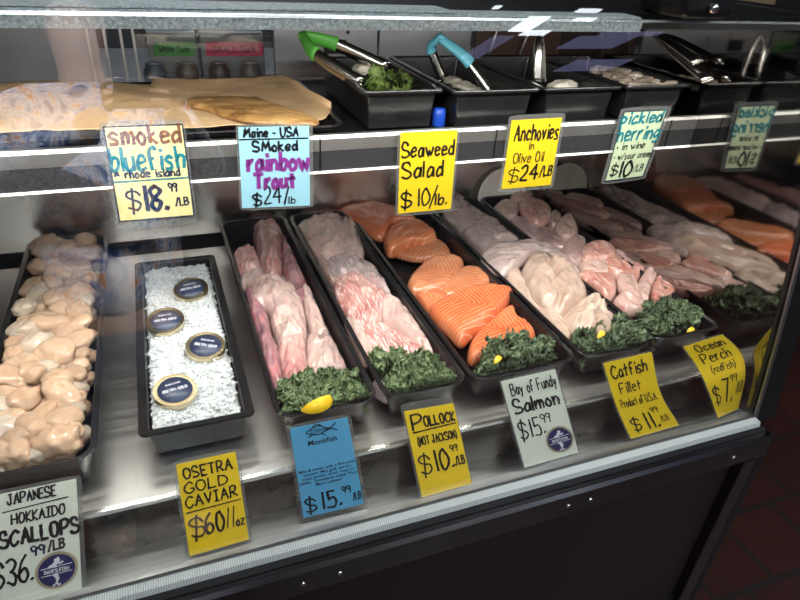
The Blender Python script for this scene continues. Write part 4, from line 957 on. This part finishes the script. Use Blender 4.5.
# plate behind the ocean perch
bm = bmesh.new(); add_lathe(bm, [(.074, 0), (.078, .003), (.078, .006), (.070, .006), (.060, .002), (.02, .0015)], (.895, 1.450, .060), 48, Matrix.Rotation(PI/2-.08, 3, 'X'))
tag_(obj('white_dish', bm, M['white'], None, True), 'round white dish standing against the steel back behind the ocean perch tray', 'dish')

# ------------------------------------------------------------------ shelf contents
# seaweed salad
bm = bmesh.new(); rnd = random.Random(21)
for k in range(34):
    p = Vector((rnd.uniform(.345, .435), rnd.uniform(1.00, 1.16), rnd.uniform(.43, .462)))
    dd = Vector((rnd.uniform(-1, 1), rnd.uniform(-1, 1), rnd.uniform(0, .6)))
    kale_leaf(bm, p, dd, Vector((rnd.uniform(-.5, .5), rnd.uniform(-.8, .2), 1)), .03, .024, rnd.uniform(0, 40), rows=12, cols=7, fr=3.5, amp=.2)
for v in bm.verts: v.co.y = max(v.co.y, .990+.002*noise.noise(v.co*200)); v.co.x = max(.330, min(.447, v.co.x))
me = bpy.data.meshes.new('seaweed_salad'); bm.to_mesh(me); bm.free()
tag_(link('seaweed_salad', me, M['seaweed'], None, True), 'frilly green seaweed salad in the first shelf pan', 'salad', None, 'stuff')
def lump(name, px, py, z, r, m, label, cat, group=None, seed=0, sq=(1, 1, .6)):
    c = atz(px, py, z); bm = bmesh.new(); bmesh.ops.create_icosphere(bm, subdivisions=4, radius=1); sd = Vector((seed*3.1, seed, 0))
    for v in bm.verts:
        d = v.co.normalized(); q = 1 + .3*noise.noise(d*1.6+sd) + .12*noise.noise(d*4+sd); v.co = Vector((d.x*sq[0], d.y*sq[1], d.z*sq[2]))*q*r + c
    return tag_(obj(name, bm, m, None, True), label, cat, group)
lump('garlic_mushroom', 361, 70, .462, .016, M['whitefish'], 'pale round bit beside the seaweed salad under the green tongs', 'food', None, 3)
for i, (x, y, r, s) in enumerate([(453, 81, .016, (1.2, 1.8, .5)), (464, 86, .016, (1.3, 1.4, .5)), (473, 90, .013, (1.3, 1, .5))]):
    lump('anchovy_fillet', x, y, .435, r, M['whitefish'], 'cream coloured fillet in the pan with aqua tongs, ' + ['the rear one', 'the middle one', 'the front one'][i], 'fish', 'fillets in the aqua tongs pan', i+4, s)
lump('cheese_lump', 563, 87, .440, .024, M['whitefish'], 'white lump in the shelf pan with all-steel tongs', 'food', None, 9, (1.3, 1.0, .6))
rh = random.Random(31)
HL = [(591, 70), (598, 71), (606, 72), (612, 74), (602, 76), (611, 78), (620, 76), (628, 77), (618, 82), (627, 83), (636, 81), (643, 84), (633, 87), (641, 89), (650, 84), (655, 87), (660, 86), (663, 83), (652, 90), (622, 87)]
for i, (x, y) in enumerate(HL):
    c = atz(x, y, .442); c.x = min(max(c.x, .85), .965)
    o = lump('herring_piece', x, y, .450 + rh.uniform(-.004, .005), .0145, M['herring'], 'glossy grey-white pickled herring chunk in the last shelf pan', 'fish', 'pickled herring chunks', i, (1.3, 1.0, .7))
    o.location.x = c.x; o.location.y = max(.985, min(1.26, o.location.y)); o.rotation_euler.z = 0
# tongs
def tongs(label, J, A1, A2, grip=None, gfrac=.45, w=.013):
    """J: joint end; A1, A2: arm tips (points in space)"""
    t = empty('tongs', J, label, 'tongs')
    J = Vector(J)
    for k, tip in enumerate((Vector(A1), Vector(A2))):
        mid = J.lerp(tip, .5) + ((Vector(A1)-Vector(A2)) * (.16 if k == 0 else -.16))
        pts = catmull([J, J.lerp(mid, .5)+((Vector(A1)-Vector(A2))*(.10 if k == 0 else -.10)), mid, tip], 7)
        n = len(pts); gi = int(n*gfrac)
        rad = [w*(.65+.5*i/n) for i in range(n)]
        arm = tube('arm', pts[max(0, gi-2):] if grip else pts, rad[max(0, gi-2):] if grip else rad, M['tongsteel'], t, 10, up=(Vector(A1)-Vector(A2)).normalized(), flat=.55)
        if grip:
            tube('grip', pts[:gi+1], [r*1.25 for r in rad[:gi+1]], grip, t, 10, up=(Vector(A1)-Vector(A2)).normalized(), flat=.62)
        bm = bmesh.new()
        for q in range(5):
            a = (q-2)*.32; e = tip + (tip-J).normalized()*.004
            side = (tip-J).cross(Vector(A1)-Vector(A2)).normalized()
            add_tube(bm, [tip + side*a*w*1.2, e + side*a*w*1.6], .0016, 6)
        obj('scalloped_tip', bm, M['tongsteel'], t, True)
    if grip:
        tube('hinge_cap', [J+Vector((0, .004, .002)), J-Vector((0, .004, .004))], .009, grip, t, 10)
    return t
tongs('green-handled steel tongs lying in the seaweed salad pan', aty(303, 36, 1.20), aty(360, 84, 1.06), aty(385, 68, 1.15), M['green'], .48)
tongs('aqua-handled steel tongs standing in the second shelf pan', aty(440, 38, 1.10), aty(442, 76, 1.12), aty(490, 92, 1.06), M['aqua'], .55)
tongs('all-steel tongs standing upright in the third shelf pan', aty(540, 34, 1.10), aty(536, 80, 1.08), aty(541, 80, 1.10), None, w=.010)
tongs('all-steel tongs lying over the pickled herring pan', aty(655, 35, 1.10), atx(697, 62, .972), atx(707, 80, .976), None, w=.010)
# blue bottle cap
bm = bmesh.new(); c = atz(443, 118, .400)
add_lathe(bm, [(.011, .398), (.012, .399), (.012, .424), (.0105, .426), (.0105, .429), (.002, .429)], (c.x-.003, 1.0, 0), 24)
tag_(obj('blue_jar', bm, mat('blue_plastic', (.01, .06, .42), .3), None, True), 'small bright blue plastic jar on the shelf between two pans', 'jar').location.x = .4665-.0002
# left tray with butcher paper and smoked fish
tray('paper_tray', 'large low black tray lined with butcher paper at the left of the shelf', -.45, .290, .972, 1.335, .414, .018, rad=.03, cat='tray')
def wz(x, y):
    m = math.exp(-((x+.18)/.20)**2)*math.exp(-((y-1.15)/.13)**2)*.034
    return .416 + m + .004*noise.noise(Vector((x*14, y*14, 4))) + .0015*noise.noise(Vector((x*50, y*50, 4)))
bm = bmesh.new(); NX, NY = 90, 50; V = {}
fr_ = [(-.44, .985), (.235, .985), (.285, 1.03), (.262, 1.16), (.235, 1.30), (.05, 1.27), (-.10, 1.24), (-.44, 1.27)]
def edge_y(x, lo):
    P = [(-.44, .99), (.20, .985), (.262, 1.01), (.290, 1.07)] if lo else [(-.44, 1.25), (-.1, 1.25), (.05, 1.27), (.20, 1.30), (.252, 1.315), (.270, 1.20), (.290, 1.07)]
    for i in range(len(P)-1):
        if P[i][0] <= x <= P[i+1][0]: t = (x-P[i][0])/(P[i+1][0]-P[i][0]); return P[i][1]*(1-t)+P[i+1][1]*t
    return P[-1][1]
for i in range(NX+1):
    x = -.44+.7295*i/NX; a, b = edge_y(x, True), edge_y(x, False)
    for j in range(NY+1):
        y = a+(b-a)*j/NY; V[i, j] = bm.verts.new((x, y, wz(x, y)+(.012*(j/NY)**6 if x > .0 else 0)))
for i in range(NX):
    for j in range(NY): bm.faces.new((V[i, j], V[i+1, j], V[i+1, j+1], V[i, j+1]))
o = obj('butcher_paper', bm, M['kraft'], None, True); o.modifiers.new('th', 'SOLIDIFY').thickness = .0006
tag_(o, 'tan butcher paper sheet rumpled over the left shelf tray', 'paper')
RP = (170, 70, 4.444)
A('smoked_fillet', [(62, 135), (105, 122), (200, 120), (320, 120), (400, 125), (470, 148), (540, 172), (610, 196), (662, 222), (640, 235), (560, 236), (460, 232), (380, 226), (300, 212), (220, 190), (150, 165), (85, 155)], .428, .009, M['smoked'], 'golden brown smoked fillet lying on the butcher paper', 'fish', None, RP, seed=90, lump=.15, k=9)
for i, (x, y, z, r) in enumerate([]):
    bm = bmesh.new(); bmesh.ops.create_icosphere(bm, subdivisions=4, radius=1)
    for v in bm.verts:
        d = v.co.normalized(); q = 1+.3*noise.noise(d*1.5+Vector((i*4, 0, 0))); v.co = Vector((d.x*1.5, d.y, d.z*.35))*q*r + Vector((x, y, z-.005))
    tag_(obj('smoked_fish', bm, M['cat_pale'], None, True), 'pale smoked fish on the butcher paper, ' + ['at the far left', 'in the middle of the three', 'rightmost of the three'][i], 'fish', 'pale smoked fish on the paper')

# labelled tubs behind the rear window
def tub(label, px0, px1, py0, py1, Y_, m, text):
    a, b = aty(px0, py1, Y_), aty(px1, py0, Y_); t = empty('label_tub', ((a.x+b.x)/2, Y_+.05, .36), label, 'tub')
    box('tub_body', (a.x, Y_+.003, .36), (b.x, Y_+.10, b.z+.012), mat('tub_plastic', (.30, .30, .31), .3), t, .004)
    T = Tag([((px0+4, py0+4), (px1-1, py0+4), ('y', Y_-.0005)), ((px0+4, py1-6), (px1-1, py1-6), ('y', Y_-.0005))])
    T.sheet('label_card', m, t, 0, 1, 0, 1, 0, .0008, nu=2, nv=2)
    T.lines(t, 'writing', M['ink'], [(text, .12, .85, .28, .42, .0008)])
tub('grey tub with a green White Tuch label behind the rear window', 150, 196, 38, 62, 1.56, mat('green_label', (.10, .38, .09), .5), 'White Tuch')
tub('grey tub with a pink SMALL Tuch label behind the rear window', 202, 264, 38, 62, 1.56, mat('pink_label', (.75, .08, .17), .5), 'SMALL Tuch')
for i, (x, c_) in enumerate([(.01, (.10, .11, .14)), (.08, (.16, .12, .10)), (.15, (.10, .07, .07)), (.22, (.17, .14, .13))]):
    bm = bmesh.new(); add_lathe(bm, [(.022, .36), (.024, .362), (.024, .395), (.018, .405), (.018, .412), (.001, .412)], (x, 1.545, 0), 24)
    tag_(obj('spice_jar', bm, mat('jar_tone', c_, .4), None, True), 'dark jar behind the rear window, ' + ['leftmost of four', 'second from the left', 'third from the left', 'rightmost of four'][i], 'jar', 'jars behind the rear window').location.y = 1.535

# things beyond the end of the case
a = aty(735, 24, 1.8); b = aty(762, 4, 1.8)
rk = empty('stock_cabinet', (a.x+.25, 2.0, FZ), 'dark stock cabinet beyond the end of the case', 'cabinet')
box('cabinet_body', (a.x-.5, 1.78, FZ), (a.x+.9, 2.3, .40), M['blackm'], rk); box('cabinet_top', (a.x-.52, 1.76, .40), (a.x+.92, 2.32, .42), M['dullsteel'], rk)
t = empty('cardboard_box', (a.x+.06, 1.95, .42), 'brown cardboard box with black print beyond the far end of the case', 'box')
box('carton', (a.x, 1.8, .42), (a.x+.16, 2.1, .78), M['cardboard'], t, .002)
T = Tag([((739, 8), (752, 7), ('y', 1.7985)), ((739, 20), (752, 19), ('y', 1.7985))])
T.lines(t, 'print', M['ink'], [('XK', .1, .95, .1, .7, .002)])
c = atz(713, 20, .6115)
sc_ = empty('handset', (c.x, c.y+.05, .6115), 'black handset with a silver knob resting on top of the case', 'handset')
bm = bmesh.new(); add_box(bm, (c.x-.05, c.y, .6115), (c.x+.04, c.y+.10, .65), .012); obj('handset_body', bm, M['blackm'], sc_)
bm = bmesh.new(); add_lathe(bm, [(.006, 0), (.006, .008), (.005, .010), (.001, .010)], (c.x-.01, c.y, .626), 20, Matrix.Rotation(PI/2, 3, 'X')); obj('knob', bm, M['bright'], sc_, True)

# ------------------------------------------------------------------ the photographer, seen in the glass
def skin(name, verts, edges, m, parent=None, sub=2, label=None):
    me = bpy.data.meshes.new(name); me.from_pydata([v[0] for v in verts], edges, []); me.update()
    o = bpy.data.objects.new(name, me); COL.objects.link(o)
    md = o.modifiers.new('Skin', 'SKIN')
    if not me.skin_vertices: me.attributes  # created with the modifier
    bm = bmesh.new(); bm.from_mesh(me); ly = bm.verts.layers.skin.verify()
    for i, v in enumerate(bm.verts):
        r = verts[i][1]; v[ly].radius = r if isinstance(r, tuple) else (r, r); v[ly].use_root = (i == 0)
    bm.to_mesh(me); bm.free()
    sb = o.modifiers.new('Sub', 'SUBSURF'); sb.levels = sub; sb.render_levels = sub
    md.use_smooth_shade = True; me.materials.append(m)
    if parent: o.parent = parent
    return o
PX, PY = -.16, -.42
skinm = mat('skin', (.55, .34, .25), .5)
body = [((PX, PY, .10), .13), ((PX, PY, .30), .12), ((PX, PY+.01, .52), .13), ((PX, PY, .68), .11), ((PX, PY, .80), .055), ((PX, PY+.02, .86), .06), ((PX, PY+.02, .95), .085), ((PX, PY+.02, 1.03), .07),
        ((PX-.17, PY, .70), .058), ((PX-.25, PY+.04, .50), .045), ((PX-.06, PY+.26, .60), .034), ((PX+.06, PY+.35, .655), .026),
        ((PX+.17, PY, .70), .058), ((PX+.27, PY+.06, .50), .045), ((PX+.22, PY+.28, .60), .034), ((PX+.19, PY+.36, .655), .026),
        ((PX-.10, PY, .02), .10), ((PX-.11, PY+.02, -.34), .065), ((PX-.11, PY, -.68), .042), ((PX-.11, PY+.12, -.71), .036),
        ((PX+.10, PY, .02), .10), ((PX+.11, PY+.02, -.34), .065), ((PX+.11, PY, -.68), .042), ((PX+.11, PY+.12, -.71), .036)]
edg = [(0, 1), (1, 2), (2, 3), (3, 4), (4, 5), (5, 6), (6, 7), (3, 8), (8, 9), (9, 10), (10, 11), (3, 12), (12, 13), (13, 14), (14, 15), (0, 16), (16, 17), (17, 18), (18, 19), (0, 20), (20, 21), (21, 22), (22, 23)]
pers = skin('person', body, edg, skinm)
tag_(pers, 'person in a blue, white and orange swirl-print shirt holding up a phone before the case', 'person')
def swirl():
    m, nt, b = newmat('swirl_print_cloth'); S(b, rough=.8)
    v = objvec(nt, False); n = nt.nodes.new('ShaderNodeTexNoise'); n.inputs['Scale'].default_value = 7; n.inputs['Distortion'].default_value = 5.0; n.inputs['Detail'].default_value = 3
    nt.links.new(v, n.inputs['Vector'])
    c = ramp(nt, n.outputs[0], [(.30, (.02, .05, .22)), (.40, (.10, .22, .50)), (.47, (.80, .80, .85)), (.53, (.25, .25, .42)), (.58, (.85, .82, .86)), (.66, (.75, .26, .08))])
    nt.links.new(c, b.inputs['Base Color']); return m
sh = [((PX, PY, .06), (.19, .15)), ((PX, PY, .30), (.19, .14)), ((PX, PY+.01, .52), (.20, .145)), ((PX, PY, .72), (.16, .11)), ((PX, PY, .79), .075),
      ((PX-.175, PY, .72), .085), ((PX-.25, PY+.03, .52), .072), ((PX+.175, PY, .72), .085), ((PX+.265, PY+.04, .52), .072), ((PX-.09, PY+.22, .585), .056), ((PX+.225, PY+.24, .585), .056), ((PX+.03, PY+.32, .64), .048), ((PX+.20, PY+.33, .64), .046)]
s_ = skin('shirt', sh, [(0, 1), (1, 2), (2, 3), (3, 4), (3, 5), (5, 6), (3, 7), (7, 8), (6, 9), (8, 10), (9, 11), (10, 12)], swirl(), pers)
tr_ = [((PX, PY, .06), .14), ((PX-.10, PY, .0), .112), ((PX-.11, PY+.02, -.34), .08), ((PX-.11, PY, -.65), .06), ((PX+.10, PY, .0), .112), ((PX+.11, PY+.02, -.34), .08), ((PX+.11, PY, -.65), .06)]
skin('trousers', tr_, [(0, 1), (1, 2), (2, 3), (0, 4), (4, 5), (5, 6)], mat('dark_denim', (.03, .04, .07), .8), pers)
skin('hair', [((PX, PY-.01, 1.05), .082), ((PX, PY-.05, .96), .075)], [(0, 1)], mat('brown_hair', (.06, .035, .02), .6), pers, 2)
for sgn, bx0 in ((-1, PX+.075), (1, PX+.18)):
    for k in range(5):
        z = .715 - k*.018 if k < 4 else .66
        y0_ = PY+.37
        P0 = (bx0, y0_, .655); P1 = (bx0+.01*sgn, y0_+.03, z); P2 = (bx0-.028*sgn, y0_+.045, z+.004)
        skin('hand_finger', [(P0, .009), (P1, .008), (P2, .006)], [(0, 1), (1, 2)], skinm, pers, 1)
ph = bpy.data.meshes.new('phone'); bm = bmesh.new()
add_box(bm, (-.075, -.037, .0), (.075, .037, .008), .003); bm.to_mesh(ph); bm.free()
po = link('phone', ph, M['blackm'], origin=(0, 0, 0)); po.matrix_world = cam.matrix_world @ Matrix.Translation((0.0, -.012, .006))
tag_(po, 'black phone held sideways by the person before the case', 'phone')
